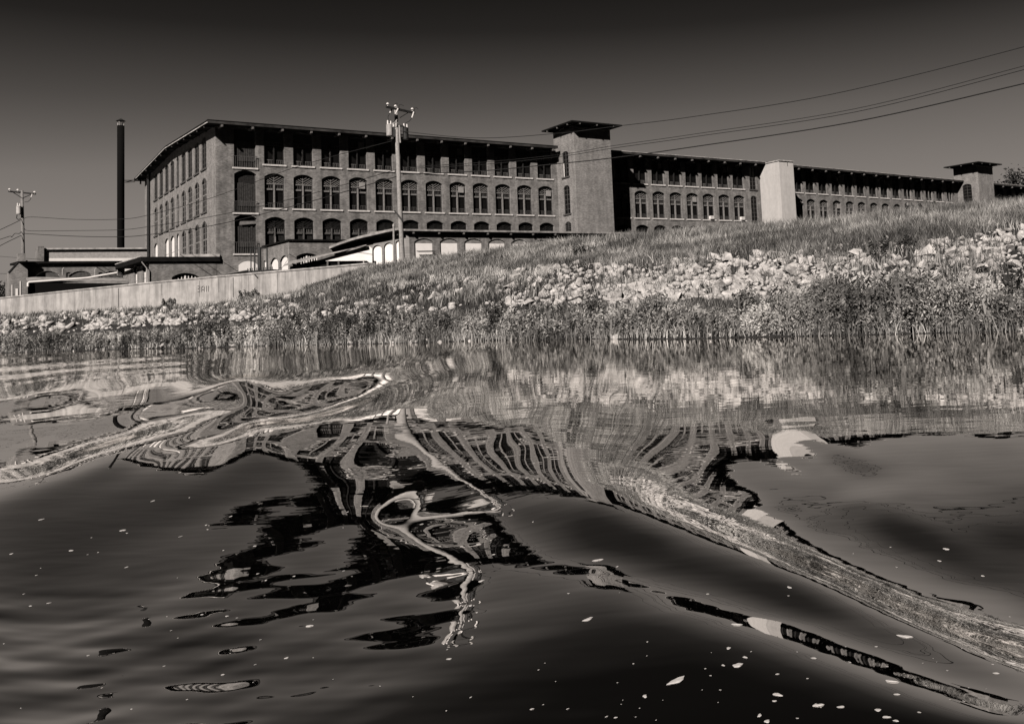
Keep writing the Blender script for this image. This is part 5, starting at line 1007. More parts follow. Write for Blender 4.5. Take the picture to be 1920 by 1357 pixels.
[1,15,-12,26,-235,-577,-600,-651,-677,-690,-694,-705,-708,-706,-709,-721,-713,-711,-710,-708,-704,-710,-734,-754,-762,-756,-735,-704,-663,-615,-558,-488,-403,-304,-189,-58,85,235,368,473,547,592,615,617,603,580,554,530,513,508,517,541,580,629,683,732,774,805,828,842,850,854,853,850,844,836,828,819,810,801,792,784,776,768,761,754,748,742,736,730,725,721,716,712,709,705,702,700,697,695,693,692],
[0,15,-12,24,-222,-474,-570,-603,-641,-665,-684,-697,-710,-721,-729,-724,-724,-722,-720,-717,-720,-733,-756,-785,-801,-794,-773,-754,-733,-701,-658,-603,-533,-451,-355,-239,-106,38,188,323,430,508,558,584,589,578,558,536,515,503,502,517,546,587,637,691,741,782,813,836,851,860,864,863,860,854,847,839,831,822,813,805,796,788,781,774,767,760,754,748,742,737,732,727,723,719,715,712,709,706,704,702],
[0,11,-9,20,-182,-470,-534,-588,-624,-654,-675,-700,-714,-725,-736,-732,-730,-727,-727,-725,-722,-739,-760,-782,-809,-820,-810,-815,-810,-788,-747,-696,-636,-565,-479,-381,-267,-138,5,157,294,403,483,535,562,568,558,540,518,501,492,496,514,546,589,642,698,746,787,819,842,857,867,871,871,869,864,857,850,842,833,825,817,809,801,793,786,779,772,766,759,754,748,743,738,733,728,724,721,717,714,711],
[0,11,-9,19,-170,-409,-491,-546,-590,-620,-644,-665,-684,-699,-721,-734,-737,-738,-730,-728,-732,-739,-753,-765,-775,-805,-837,-862,-887,-881,-839,-777,-721,-668,-594,-498,-401,-293,-165,-20,134,271,381,462,515,542,547,537,519,499,484,478,485,506,542,589,645,701,750,790,822,845,862,872,877,879,877,873,867,860,853,845,837,829,821,813,806,798,791,784,777,770,764,758,752,747,741,736,732,727,723,719],
[0,9,-7,15,-135,-395,-489,-535,-561,-586,-609,-631,-652,-673,-693,-714,-727,-739,-751,-737,-721,-729,-739,-748,-758,-776,-817,-862,-894,-927,-921,-867,-794,-747,-709,-625,-538,-443,-328,-194,-46,108,246,357,438,491,516,521,511,494,476,463,460,470,495,536,588,647,703,751,792,824,848,866,877,884,886,885,882,877,871,864,856,849,841,833,825,818,810,802,795,788,781,774,767,761,754,749,743,737,732,727],
[0,7,-6,12,-113,-343,-442,-507,-543,-568,-591,-613,-632,-651,-672,-687,-706,-721,-736,-769,-760,-711,-713,-725,-746,-760,-775,-816,-854,-869,-898,-905,-886,-843,-802,-758,-686,-590,-485,-366,-234,-84,74,214,326,407,458,485,491,483,467,450,439,439,453,484,531,587,647,704,752,793,826,852,871,883,890,893,893,891,887,881,875,868,861,853,846,838,830,821,813,805,797,790,782,775,767,760,754,747,740,734],
[0,6,-4,9,-85,-299,-427,-502,-536,-556,-572,-583,-597,-609,-623,-645,-675,-698,-715,-724,-783,-796,-695,-725,-739,-766,-777,-771,-802,-832,-849,-877,-882,-891,-892,-855,-801,-713,-630,-538,-424,-286,-129,32,174,288,370,425,454,460,452,437,422,414,418,439,475,527,587,647,704,754,796,830,857,876,890,898,902,903,901,898,893,888,881,874,866,858,850,841,832,824,815,806,798,789,781,772,764,756,748,740],
[0,4,-3,6,-60,-256,-384,-472,-518,-542,-559,-573,-584,-598,-608,-625,-641,-664,-691,-706,-713,-735,-753,-790,-793,-765,-832,-819,-826,-832,-860,-883,-896,-924,-947,-939,-898,-846,-781,-707,-606,-485,-341,-174,-10,133,250,335,391,420,427,420,407,396,393,403,428,470,526,587,648,705,757,800,834,862,883,897,906,911,913,913,910,906,900,894,887,879,870,861,852,842,833,823,813,803,794,784,774,765,755,746],
[0,3,-2,5,-44,-203,-342,-443,-504,-535,-554,-566,-574,-583,-589,-594,-615,-631,-657,-683,-713,-671,-683,-774,-846,-793,-826,-896,-882,-882,-900,-927,-957,-973,-975,-988,-984,-956,-913,-852,-774,-670,-540,-385,-217,-51,94,210,297,353,383,392,389,381,375,378,394,425,470,527,588,650,708,760,804,841,869,891,906,917,923,925,925,923,919,914,907,899,891,881,872,861,851,840,829,818,807,796,785,773,762,750],
[0,1,-1,3,-26,-168,-305,-418,-487,-525,-546,-559,-566,-573,-579,-584,-593,-607,-623,-643,-684,-729,-626,-656,-782,-868,-843,-849,-913,-925,-938,-970,-1003,-1008,-1010,-1029,-1045,-1039,-1007,-962,-901,-822,-716,-583,-427,-258,-94,50,166,254,312,345,360,363,362,362,371,392,426,472,529,591,653,712,765,810,848,878,900,917,928,935,938,939,937,933,927,920,912,902,892,881,870,858,846,833,820,808,794,781,768,754],
[0,1,-1,2,-18,-129,-261,-375,-458,-507,-535,-553,-563,-570,-576,-580,-586,-591,-600,-605,-620,-649,-640,-588,-627,-722,-840,-921,-919,-940,-963,-996,-1012,-1023,-1040,-1065,-1085,-1089,-1067,-1024,-981,-926,-848,-744,-614,-462,-298,-137,5,121,209,272,312,333,344,349,356,370,394,430,477,533,596,658,717,771,818,856,887,911,928,940,948,952,953,951,947,940,932,923,912,901,889,876,862,848,834,819,804,789,773,757],
[0,0,0,1,-9,-103,-226,-347,-435,-492,-528,-548,-559,-566,-571,-574,-579,-585,-592,-600,-608,-621,-600,-585,-575,-608,-740,-872,-954,-979,-986,-983,-972,-980,-1029,-1069,-1095,-1107,-1091,-1057,-1026,-987,-930,-857,-756,-632,-491,-332,-177,-38,78,171,239,285,314,331,343,356,373,399,436,483,540,602,664,724,778,825,865,897,921,940,953,961,965,966,964,959,952,943,932,921,908,894,879,863,847,830,813,796,777,759],
[0,0,0,1,-5,-79,-190,-307,-403,-468,-510,-538,-553,-562,-569,-572,-575,-579,-582,-587,-593,-596,-572,-562,-596,-590,-628,-746,-886,-957,-963,-936,-912,-920,-975,-1022,-1067,-1097,-1107,-1095,-1069,-1035,-992,-934,-861,-766,-649,-512,-364,-215,-76,42,139,212,265,301,325,342,358,377,405,443,491,547,609,671,731,785,833,874,906,932,951,965,974,979,979,976,971,962,952,940,926,911,895,878,860,841,822,802,781,760],
[0,0,0,0,-2,-60,-160,-276,-374,-445,-496,-530,-548,-558,-566,-570,-573,-576,-579,-582,-586,-592,-578,-558,-573,-611,-623,-676,-779,-884,-901,-880,-852,-851,-881,-942,-1006,-1074,-1110,-1124,-1115,-1087,-1049,-1001,-941,-868,-775,-663,-534,-393,-248,-110,11,113,192,251,292,321,342,360,383,413,452,500,556,617,678,738,793,841,883,916,943,963,978,987,991,991,987,980,971,959,945,929,911,893,873,852,830,808,784,761],
[0,0,0,0,0,-46,-133,-241,-343,-419,-475,-515,-539,-553,-561,-567,-571,-573,-576,-578,-580,-587,-575,-555,-577,-613,-647,-688,-759,-818,-843,-822,-810,-808,-826,-871,-950,-1031,-1097,-1135,-1148,-1138,-1107,-1063,-1009,-945,-871,-780,-674,-552,-418,-276,-137,-11,95,178,241,286,318,343,366,393,425,464,511,565,625,686,746,801,850,892,927,954,975,990,998,1002,1001,996,988,976,962,945,927,906,884,861,837,812,787,760],
[0,0,0,0,1,-35,-110,-210,-311,-392,-453,-499,-530,-548,-558,-564,-569,-571,-573,-576,-577,-582,-577,-568,-578,-623,-661,-710,-759,-799,-809,-800,-791,-817,-830,-854,-909,-983,-1063,-1125,-1163,-1172,-1155,-1120,-1071,-1012,-945,-871,-786,-684,-567,-435,-294,-152,-26,81,166,233,282,318,348,376,405,438,478,524,577,635,696,754,810,859,902,938,966,987,1001,1009,1012,1009,1002,992,977,960,940,918,895,870,844,816,788,759],
[0,0,0,0,2,-26,-91,-183,-281,-366,-431,-480,-517,-540,-554,-560,-566,-570,-571,-573,-575,-577,-580,-579,-619,-643,-691,-734,-776,-813,-818,-817,-828,-857,-870,-880,-907,-962,-1035,-1101,-1158,-1186,-1187,-1167,-1128,-1078,-1019,-952,-878,-792,-690,-573,-441,-303,-166,-40,68,156,226,279,321,355,386,418,452,492,537,589,645,705,763,819,869,912,948,976,997,1011,1018,1019,1014,1004,990,973,952,929,903,877,848,819,788,757],
[0,0,0,0,3,-18,-75,-157,-251,-338,-406,-460,-500,-530,-548,-558,-563,-567,-571,-571,-573,-575,-575,-587,-609,-654,-701,-756,-809,-836,-846,-853,-868,-889,-911,-926,-943,-976,-1026,-1088,-1146,-1191,-1211,-1206,-1183,-1145,-1095,-1033,-963,-884,-795,-692,-574,-445,-312,-179,-54,56,148,222,279,325,362,396,430,466,506,550,600,655,715,773,828,879,923,959,987,1007,1019,1024,1022,1013,1000,982,960,936,910,881,851,820,787,753],
[0,0,0,0,3,-13,-61,-137,-224,-310,-383,-439,-483,-517,-542,-554,-560,-564,-568,-572,-571,-573,-575,-569,-585,-634,-696,-755,-810,-850,-872,-888,-906,-925,-947,-971,-996,-1021,-1055,-1099,-1152,-1202,-1238,-1248,-1238,-1215,-1173,-1115,-1047,-972,-890,-798,-693,-576,-451,-323,-192,-65,49,144,219,279,327,368,405,440,477,516,560,611,666,724,782,838,889,933,969,997,1014,1023,1024,1017,1005,987,965,940,913,883,852,819,784,749],
[0,0,0,0,3,-8,-50,-117,-199,-283,-358,-419,-464,-502,-531,-548,-557,-562,-564,-570,-572,-570,-571,-569,-572,-625,-687,-745,-798,-848,-887,-914,-941,-964,-985,-1015,-1048,-1081,-1111,-1147,-1194,-1240,-1275,-1295,-1299,-1284,-1250,-1196,-1130,-1057,-980,-896,-803,-697,-581,-460,-330,-197,-67,46,139,216,277,328,372,410,447,484,525,570,622,677,734,793,849,901,945,979,1003,1016,1020,1015,1004,986,965,940,912,881,849,815,780,743],
[0,0,0,0,3,-5,-40,-101,-176,-257,-333,-397,-445,-485,-519,-543,-554,-560,-563,-565,-571,-573,-569,-567,-575,-636,-689,-742,-791,-845,-893,-934,-970,-997,-1021,-1050,-1088,-1130,-1172,-1213,-1254,-1292,-1322,-1344,-1355,-1352,-1323,-1274,-1212,-1141,-1067,-990,-906,-809,-702,-585,-460,-328,-195,-69,42,135,212,276,329,374,414,452,492,535,582,634,690,747,805,862,913,954,983,1000,1007,1005,995,979,959,934,906,876,843,809,773,735],
[0,0,0,0,3,-3,-32,-86,-157,-233,-309,-376,-427,-468,-504,-533,-549,-557,-561,-563,-566,-573,-572,-561,-573,-617,-688,-746,-797,-847,-894,-941,-984,-1020,-1050,-1080,-1119,-1167,-1220,-1271,-1315,-1350,-1376,-1396,-1412,-1413,-1390,-1347,-1290,-1225,-1154,-1081,-1005,-916,-814,-702,-580,-453,-322,-192,-69,40,133,211,275,329,375,417,459,501,547,596,649,705,763,820,876,921,954,975,985,986,978,964,945,922,895,865,833,799,763,725],
[0,0,0,0,3,-1,-25,-73,-138,-210,-283,-352,-408,-450,-486,-519,-542,-554,-558,-562,-564,-568,-575,-569,-558,-593,-673,-748,-803,-849,-894,-942,-990,-1035,-1072,-1106,-1146,-1197,-1256,-1315,-1364,-1399,-1424,-1443,-1454,-1455,-1441,-1410,-1361,-1302,-1239,-1172,-1101,-1015,-919,-812,-694,-569,-442,-312,-182,-62,45,136,212,275,329,377,422,467,512,560,611,665,722,778,832,879,915,939,952,956,952,941,924,902,877,849,818,785,749,712],
[0,0,0,0,3,0,-19,-61,-121,-189,-260,-329,-388,-432,-469,-503,-532,-549,-556,-560,-563,-565,-570,-579,-576,-598,-670,-740,-799,-846,-891,-938,-992,-1044,-1085,-1125,-1170,-1223,-1283,-1345,-1397,-1433,-1456,-1471,-1479,-1478,-1470,-1451,-1413,-1364,-1309,-1252,-1181,-1100,-1009,-910,-797,-675,-548,-418,-288,-162,-46,55,142,215,278,332,382,429,476,524,574,626,679,732,783,828,865,892,909,916,915,908,894,875,853,827,798,766,732,695],
[0,0,0,0,3,1,-15,-52,-107,-171,-239,-307,-368,-417,-455,-488,-520,-543,-551,-557,-560,-563,-564,-573,-596,-629,-674,-727,-780,-829,-875,-925,-981,-1035,-1084,-1131,-1182,-1238,-1298,-1360,-1409,-1442,-1463,-1474,-1479,-1477,-1471,-1457,-1433,-1397,-1353,-1301,-1237,-1161,-1076,-981,-875,-759,-635,-507,-378,-252,-133,-26,69,151,221,283,338,388,437,485,534,584,634,683,730,772,808,836,855,866,869,865,855,840,821,797,771,742,710,675],
[0,0,0,0,3,2,-12,-44,-94,-156,-221,-287,-350,-403,-443,-476,-510,-536,-549,-555,-560,-563,-565,-565,-575,-608,-658,-703,-748,-794,-841,-891,-946,-1002,-1058,-1112,-1168,-1226,-1285,-1341,-1388,-1420,-1439,-1448,-1451,-1449,-1443,-1432,-1415,-1391,-1357,-1312,-1256,-1189,-1111,-1021,-922,-813,-696,-573,-449,-327,-210,-101,-2,86,162,230,289,344,395,443,491,539,585,630,673,712,746,774,795,808,814,814,808,797,781,761,738,712,682,650],
[0,0,0,0,3,3,-9,-37,-83,-140,-203,-266,-329,-384,-427,-461,-491,-523,-542,-550,-555,-559,-560,-554,-552,-568,-608,-657,-701,-743,-789,-838,-890,-946,-1005,-1064,-1123,-1180,-1236,-1287,-1331,-1363,-1383,-1392,-1394,-1392,-1386,-1377,-1365,-1347,-1321,-1285,-1238,-1179,-1109,-1028,-937,-837,-729,-615,-499,-383,-270,-164,-65,25,105,176,239,296,349,398,445,490,533,575,614,649,681,708,729,744,753,756,754,746,734,719,699,676,650,621],
[0,0,0,0,3,3,-6,-29,-68,-120,-176,-235,-295,-351,-397,-431,-457,-491,-516,-529,-534,-537,-536,-529,-521,-524,-547,-588,-634,-677,-720,-766,-816,-870,-928,-988,-1046,-1102,-1155,-1202,-1241,-1273,-1294,-1306,-1310,-1308,-1303,-1296,-1286,-1272,-1251,-1222,-1183,-1134,-1074,-1003,-922,-832,-734,-632,-526,-419,-314,-212,-117,-29,52,124,189,248,301,350,396,439,479,517,553,585,614,639,660,676,687,693,694,690,682,670,654,635,613,587],
[0,0,0,0,2,3,-3,-21,-53,-95,-144,-195,-250,-305,-353,-386,-408,-443,-470,-488,-495,-497,-495,-489,-479,-474,-483,-511,-552,-596,-638,-682,-729,-779,-833,-889,-945,-997,-1046,-1089,-1126,-1156,-1179,-1193,-1200,-1200,-1197,-1192,-1183,-1171,-1154,-1131,-1099,-1058,-1008,-948,-878,-800,-715,-624,-530,-434,-338,-245,-156,-72,6,77,141,200,252,301,345,386,423,458,490,520,546,570,590,606,618,626,629,629,624,616,604,589,570,549],
[0,0,0,0,1,2,-2,-14,-37,-70,-110,-153,-200,-252,-299,-332,-349,-381,-410,-430,-440,-442,-439,-434,-426,-418,-419,-434,-465,-505,-547,-588,-631,-677,-725,-775,-825,-873,-918,-957,-991,-1021,-1043,-1059,-1069,-1073,-1072,-1068,-1061,-1051,-1037,-1018,-993,-960,-918,-869,-811,-745,-673,-595,-513,-430,-345,-262,-181,-104,-31,36,98,154,205,251,293,332,367,398,428,454,479,500,519,535,547,557,562,564,563,558,550,539,524,506],
[0,0,0,0,1,2,0,-8,-23,-47,-78,-112,-151,-196,-240,-272,-285,-313,-340,-361,-372,-376,-375,-370,-363,-357,-354,-360,-380,-412,-450,-489,-529,-569,-611,-654,-697,-739,-778,-814,-845,-873,-895,-912,-924,-931,-933,-932,-927,-919,-907,-892,-871,-845,-812,-772,-725,-672,-612,-548,-479,-408,-336,-263,-192,-123,-58,4,61,113,161,204,243,279,311,340,366,390,412,431,449,464,477,487,494,498,499,497,493,485,474,461],
[0,0,0,0,0,1,0,-3,-13,-29,-51,-77,-107,-143,-182,-212,-221,-244,-268,-287,-299,-305,-305,-302,-297,-292,-288,-290,-302,-324,-355,-390,-425,-460,-495,-531,-567,-602,-635,-666,-695,-720,-742,-759,-772,-781,-786,-787,-784,-778,-769,-757,-741,-721,-695,-664,-628,-586,-538,-487,-431,-373,-313,-252,-191,-132,-75,-20,30,78,121,160,196,228,257,282,306,327,347,364,380,394,407,417,425,431,434,435,433,429,422,412],
[0,0,0,0,0,0,1,-1,-6,-16,-30,-49,-71,-98,-129,-156,-162,-179,-198,-215,-227,-233,-235,-233,-229,-226,-224,-224,-230,-244,-267,-295,-325,-355,-384,-412,-441,-469,-496,-523,-547,-570,-590,-607,-620,-630,-636,-639,-639,-636,-630,-621,-609,-593,-574,-551,-523,-492,-456,-416,-373,-326,-278,-229,-179,-130,-82,-36,8,49,87,121,152,180,206,229,249,268,285,300,314,327,339,349,357,364,369,372,373,371,368,361],
[0,0,0,0,-1,0,0,0,-2,-7,-16,-28,-42,-61,-84,-106,-109,-122,-136,-149,-159,-166,-168,-168,-166,-164,-163,-164,-167,-175,-189,-210,-233,-257,-281,-303,-325,-346,-368,-389,-409,-429,-446,-461,-474,-484,-491,-496,-498,-497,-493,-487,-479,-468,-454,-437,-418,-395,-369,-339,-307,-273,-236,-198,-159,-119,-81,-43,-7,27,58,87,114,138,159,179,196,212,227,240,252,264,274,284,292,299,305,310,312,313,313,310],
[0,0,0,0,-1,0,0,1,0,-2,-7,-14,-22,-33,-48,-64,-66,-75,-84,-94,-101,-107,-110,-110,-110,-109,-109,-110,-111,-116,-124,-137,-154,-172,-189,-206,-222,-238,-254,-270,-285,-301,-316,-329,-340,-349,-357,-362,-365,-366,-365,-361,-356,-349,-340,-329,-315,-300,-282,-262,-239,-215,-188,-161,-132,-102,-73,-44,-16,11,36,60,81,101,118,134,148,161,173,184,195,204,214,222,230,237,244,249,253,256,258,258],
[0,0,0,0,0,0,0,0,0,0,-2,-5,-10,-15,-22,-33,-34,-38,-44,-50,-55,-59,-62,-63,-63,-63,-63,-64,-66,-68,-72,-79,-89,-101,-114,-126,-137,-148,-158,-169,-180,-192,-203,-213,-223,-231,-237,-243,-246,-248,-248,-247,-245,-241,-235,-228,-220,-211,-200,-187,-173,-157,-139,-121,-101,-80,-59,-39,-18,2,21,38,55,70,83,95,106,116,126,134,143,151,158,166,173,179,186,192,197,201,204,206],
[0,0,0,0,0,0,0,0,0,0,0,-1,-3,-4,-6,-12,-12,-14,-17,-19,-22,-24,-26,-27,-27,-28,-28,-29,-31,-32,-34,-37,-42,-48,-55,-63,-70,-76,-83,-89,-96,-104,-111,-119,-125,-132,-137,-141,-145,-147,-148,-149,-148,-146,-144,-140,-136,-131,-125,-119,-111,-102,-92,-81,-69,-56,-43,-29,-16,-3,10,22,34,44,54,63,71,78,85,91,97,103,109,115,121,127,133,138,144,149,153,157],
[0,0,0,0,0,0,0,0,0,0,0,0,0,0,0,-1,0,-1,-1,-2,-2,-3,-4,-4,-5,-5,-5,-6,-7,-8,-8,-9,-10,-13,-16,-19,-23,-26,-29,-32,-35,-39,-43,-47,-51,-55,-58,-61,-64,-66,-67,-68,-69,-69,-68,-67,-66,-64,-62,-59,-56,-52,-48,-43,-37,-31,-25,-18,-10,-3,5,12,19,25,31,36,41,46,50,54,58,62,66,71,75,80,85,90,96,101,106,110],
[0,0,0,0,0,0,0,0,0,0,0,0,0,1,1,2,3,3,4,4,5,5,5,5,5,5,5,5,4,4,4,5,5,6,6,5,4,4,3,3,3,2,2,1,-1,-2,-3,-4,-5,-6,-7,-8,-9,-9,-10,-10,-10,-11,-11,-11,-12,-12,-11,-11,-10,-9,-7,-5,-3,0,3,5,8,11,13,16,18,20,22,24,26,28,31,34,37,40,44,49,53,58,63,68],
[0,0,0,0,0,0,0,0,0,0,0,0,0,0,0,0,0,1,1,1,1,2,2,2,3,3,3,4,4,4,4,5,6,8,10,11,12,14,15,17,19,21,23,25,26,28,29,30,31,31,32,32,31,31,30,29,28,27,25,23,21,19,17,15,12,10,8,6,5,4,3,2,2,1,1,0,0,0,0,0,0,1,2,3,5,8,10,14,17,21,26,30],
[0,0,0,0,0,0,0,0,0,0,0,0,0,-1,-2,-4,-6,-7,-9,-10,-11,-12,-12,-12,-12,-11,-10,-9,-8,-7,-7,-6,-5,-4,-2,0,3,5,8,11,15,19,23,27,31,35,38,42,45,47,49,51,52,52,52,51,50,49,47,44,42,38,35,31,27,23,19,15,11,8,4,1,-2,-5,-8,-10,-12,-14,-16,-18,-19,-20,-20,-20,-20,-18,-17,-15,-12,-9,-5,-1],
[0,0,0,0,0,0,0,0,0,0,0,-1,-2,-6,-7,-15,-18,-22,-26,-31,-34,-36,-38,-38,-37,-36,-34,-32,-30,-29,-29,-29,-28,-28,-27,-25,-23,-21,-17,-14,-9,-4,2,8,14,20,27,32,38,42,46,50,52,54,55,55,55,54,53,51,48,45,42,38,34,29,25,19,15,10,5,0,-4,-9,-13,-17,-20,-24,-27,-30,-32,-35,-36,-38,-38,-38,-38,-36,-35,-32,-32,-16]]) / 20000.0

SA, SB, TA, TB = -.80, .62, -.004, .80
def bsp(x):                     # cubic b-spline weights at fractional position
    return (1-x)**3/6, (3*x**3-6*x**2+4)/6, (-3*x**3+3*x**2+3*x+1)/6, x**3/6
def wave_h(X, Y):
    X = np.asarray(X, float); Y = np.asarray(Y, float)
    if WAVE is None: return np.zeros_like(X)
    ns, nt_ = WAVE.shape; s = X/np.maximum(Y, 1e-3); t = 1/np.maximum(Y, 1e-3)
    a = (s-SA)/(SB-SA)*(ns-3); b = (t-TA)/(TB-TA)*(nt_-3); ok = (a > 0) & (a < ns-3.001) & (b > 0) & (b < nt_-3.001) & (Y > 0)
    a = np.clip(a, 0, ns-3.001); b = np.clip(b, 0, nt_-3.001); i = a.astype(int); j = b.astype(int); wa = bsp(a-i); wb = bsp(b-j); r = 0
    for p in range(4):
        for q in range(4): r = r+wa[p]*wb[q]*WAVE[np.minimum(i+p, ns-1), np.minimum(j+q, nt_-1)]
    return np.where(ok, r, 0)
sg = np.concatenate([[-8, -4, -2, -1.3, -1.0], np.linspace(-.82, .64, 560), [.8, 1.1, 2, 4, 8]])
tg_ = np.concatenate([[1/3000, 1/900, 1/400, 1/250], np.linspace(1/170, .80, 520), [.9, 1.2, 2, 4]])
TT, SS = np.meshgrid(tg_, sg, indexing='ij'); YY = 1/TT; XX = SS*YY
def ripple(X, Y):                # fine chop on the left of the near water
    r = np.zeros_like(X); R = np.random.default_rng(5)
    k = 1/(1+np.exp((X+.30*Y-.0)*4))/(1+np.exp((Y-2.55)*4))
    for i in range(26):
        L_ = R.uniform(.05, .30); a = R.normal(1.45, .45); r += np.sin((X*math.cos(a)+Y*math.sin(a))*2*math.pi/L_+R.uniform(0, 6.28)+1.2*np.sin(X*5+i)+.8*np.sin(Y*3.3+i*2))*L_*.0009
    far_ = np.exp(-((Y-4.6)/2.2)**2)/(1+np.exp((X+.1*Y)*3))
    q = np.zeros_like(X)
    for i in range(7):
        L_ = R.uniform(.5, 1.2); a = R.normal(1.35, .3); q += np.sin((X*math.cos(a)+Y*math.sin(a))*2*math.pi/L_+R.uniform(0, 6.28))*L_*.0010
    Ys = np.clip(Y, 5, 80); w_ = 1/(1+np.exp((X/np.maximum(Y, .1)+.46)*45))*np.clip((Ys-15)/6, 0, 1)*np.clip((62-Ys)/12, 0, 1)
    sw = 4.2e-5*Ys**2*np.sin(500/Ys+1.5*X/Ys*9+.8*np.sin(X*.12+Ys*.2))*w_        # swell trains spreading at the far left
    return r*k*np.clip((Y-.4)*2, 0, 1)+q*far_*.12+sw
def surf(X, Y): return WZ+wave_h(X, Y)+ripple(X, Y)
ZZ = surf(XX, YY)
V = np.stack([XX, YY, ZZ], -1).reshape(-1, 3); nr, nc = TT.shape; F = grid_faces(nr, nc)[:, ::-1]
o_ = len(V); ex_ = np.array([[-24000, 3000, WZ], [24000, 3000, WZ], [-24000, -3000, WZ], [24000, -3000, WZ]]); V = np.concatenate([V, ex_])
l_ = (nr-1)*nc; F = np.concatenate([F, [[o_+2, o_+3, l_+nc-1, l_]]])
m = bpy.data.materials.new('river_water'); m.use_nodes = True; t = m.node_tree; t.nodes.clear(); M['water'] = m
ou = N(t, 'ShaderNodeOutputMaterial'); gl = N(t, 'ShaderNodeBsdfGlossy'); gl.inputs['Roughness'].default_value = .0; gl.inputs['Color'].default_value = (1, .985, .97, 1)
df = N(t, 'ShaderNodeBsdfDiffuse'); df.inputs[0].default_value = (.004, .0037, .0034, 1)
f0 = N(t, 'ShaderNodeFresnel'); f0.inputs[0].default_value = 1.33; fr = N(t, 'ShaderNodeMapRange'); fr.inputs[1].default_value = .02; fr.inputs[2].default_value = .55; fr.inputs[3].default_value = .75; fr.inputs[4].default_value = .97; t.links.new(f0.outputs[0], fr.inputs[0])
mx = N(t, 'ShaderNodeMixShader'); t.links.new(fr.outputs[0], mx.inputs[0]); t.links.new(df.outputs[0], mx.inputs[1]); t.links.new(gl.outputs[0], mx.inputs[2]); t.links.new(mx.outputs[0], ou.inputs[0])
tcx = N(t, 'ShaderNodeTexCoord'); mp = N(t, 'ShaderNodeMapping'); mp.inputs['Scale'].default_value = (1.0, 2.2, 1); t.links.new(tcx.outputs['Object'], mp.inputs[0])
nz = N(t, 'ShaderNodeTexNoise'); nz.inputs['Scale'].default_value = 1.5; nz.inputs['Detail'].default_value = 3; t.links.new(mp.outputs[0], nz.inputs['Vector'])
bp = N(t, 'ShaderNodeBump'); bp.inputs['Strength'].default_value = 1; bp.inputs['Distance'].default_value = .0012; t.links.new(nz.outputs[0], bp.inputs['Height'])
for q in (gl, df, f0): t.links.new(bp.outputs[0], q.inputs['Normal'])
rv = mesh_np('river', V, F, 'water', smooth=True); rv['kind'] = 'structure'

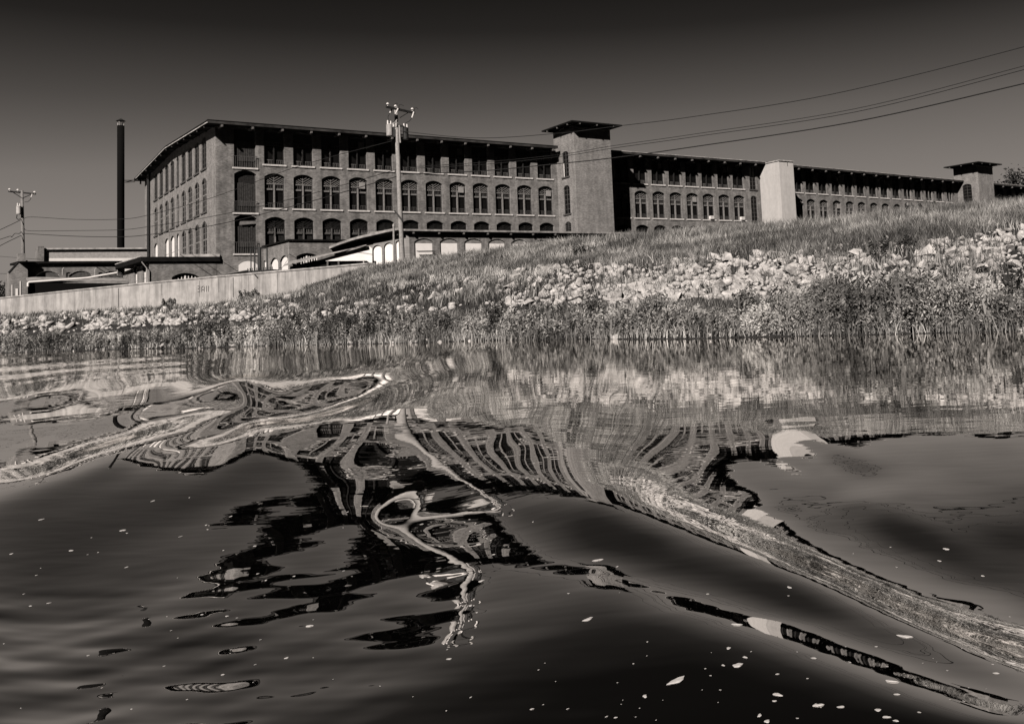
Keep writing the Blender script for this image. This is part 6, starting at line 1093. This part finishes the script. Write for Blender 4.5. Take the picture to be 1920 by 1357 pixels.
# ------------------------------------------------------------------ foam flecks drifting on the water
def water_hit(x, y):
    d = ray(x, y); z = WZ
    for k in range(8): P = d*(z/d.z); z = .5*z+.5*float(surf(np.array([P.x]), np.array([P.y]))[0])
    return d*(z/d.z)
FL = [(1268, 1276, 44, 13, -.62, 'long diagonal foam streak floating at the bottom right of centre'), (1102, 1161, 18, 10, -.3, 'bird shaped foam fleck floating alone below the thin reflected streak'), (1383, 1247, 22, 12, -.1, 'plump foam fleck right of the long diagonal streak'),
 (1458, 1302, 16, 12, .3, 'cluster shaped foam fleck near the bottom edge, right of centre'), (1452, 1314, 8, 6, 0, 'small foam fleck just below the cluster shaped one'), (1424, 1341, 10, 8, -.6, 'small diagonal foam fleck at the bottom edge'), (1438, 1352, 14, 8, 0, 'flat foam fleck cut by the bottom edge'),
 (1534, 1322, 22, 8, -.15, 'oval foam fleck near the bottom edge left of the row of flecks'), (1697, 1193, 26, 10, .25, 'winged foam fleck on the dark water between the two reflected streaks'), (1381, 1171, 22, 6, -.1, 'slim pale fleck just left of the reflected white tower'), (1671, 1278, 26, 7, .12, 'long oval fleck just above the thin reflected streak on the right'),
 (1397, 1232, 9, 7, 0, 'small round fleck above the plump one'), (1356, 1247, 6, 6, 0, 'tiny round fleck left of the plump one'), (1526, 1234, 10, 7, 0, 'small fleck right of the plump one'), (1577, 1325, 14, 6, .1, 'first fleck of the bottom right row'), (1646, 1331, 13, 9, .2, 'second fleck of the bottom right row'), (1662, 1344, 15, 6, .1, 'third fleck of the bottom right row'), (1680, 1351, 11, 6, 0, 'last fleck of the bottom right row'),
 (1682, 1302, 12, 6, .1, 'lone small fleck above the bottom right row'), (1209, 1305, 10, 9, 0, 'round fleck low in the centre'), (1896, 1243, 18, 6, .3, 'slim fleck at the right edge under the broad reflected streak'), (1868, 1262, 12, 7, 0, 'small fleck near the right edge'), (1366, 1215, 9, 8, 0, 'round fleck above the plump one, left of the small round fleck'), (902, 1089, 12, 5, -.15, 'slim fleck below the reflected pole'), (882, 1135, 9, 5, 0, 'small fleck left of centre'), (842, 1235, 10, 5, 0, 'small bright fleck low left of centre'),
 (580, 1173, 18, 4, -.1, 'slim fleck beside the dark broken reflection'), (537, 1233, 9, 5, -.4, 'small slanted fleck low on the left'), (1120, 1050, 22, 4, -.25, 'thin streak of foam above the thin reflection'), (1480, 1101, 9, 6, 0, 'lone fleck on the dark water below the broad reflected streak'), (1774, 1029, 12, 5, 0, 'lone fleck in the sky reflection at the right'), (230, 994, 10, 4, 0, 'slim fleck on the left below the dark oval')]
def fleck(x, y, w_, h_, rot, seed):
    R = random.Random(seed); P = water_hit(x, y); dist = P.y; h_ *= .5; w_ *= .85; a = w_/FPX*dist/2; sn = max(.10, -P.z/P.length); bb = h_/FPX*dist/2/sn; b_ = MB(); n = 14; V = []
    ph = [R.uniform(0, 6.28) for _ in range(3)]
    for lvl in (0, 1):
        for k in range(n):
            t_ = 2*math.pi*k/n; r_ = 1+.22*math.sin(2*t_+ph[0])+.16*math.sin(3*t_+ph[1])+.12*math.sin(5*t_+ph[2]); r_ *= (1, .72)[lvl]
            u, v = a*math.cos(t_)*r_, math.sin(t_)*r_*bb; X_ = P.x+u; Y_ = P.y+v-u*math.tan(rot)*bb/max(a, 1e-4)*(h_*0+1)*min(1.6, a/bb/sn)
            V.append((X_-P.x, Y_-P.y, float(surf(np.array([X_]), np.array([Y_]))[0])-P.z+(.0004, min(.0016, .0004+a*.12))[lvl]))
    b_.add(V, [tuple(range(n, 2*n))]+[(k, (k+1) % n, n+(k+1) % n, n+k) for k in range(n)])
    o = b_.build('foam_fleck', 'foam'); o.location = P; return o
G = 'foam flecks drifting on the river'
for i, (x, y, w_, h_, r_, lab) in enumerate(FL): tag(fleck(x, y, w_, h_, r_, i), lab, 'foam', G)
R = random.Random(99)
for i in range(130):
    if i < 80: x = R.uniform(0, 1910); y = R.uniform(max(900, 930+(x-1000)*.1), 1350)
    elif i < 112: x = R.uniform(1150, 1900); y = R.uniform(1200, 1350)
    else: x = R.uniform(0, 500); y = R.uniform(960, 1200)
    s_ = R.choice([1.8, 2.2, 2.6, 3, 3.6, 4.6]); tag(fleck(x, y, s_*R.uniform(1, 1.9), s_*.8, R.uniform(-.5, .3), 1000+i), 'tiny pale foam speck scattered on the dark water', 'foam', 'tiny foam specks on the river')
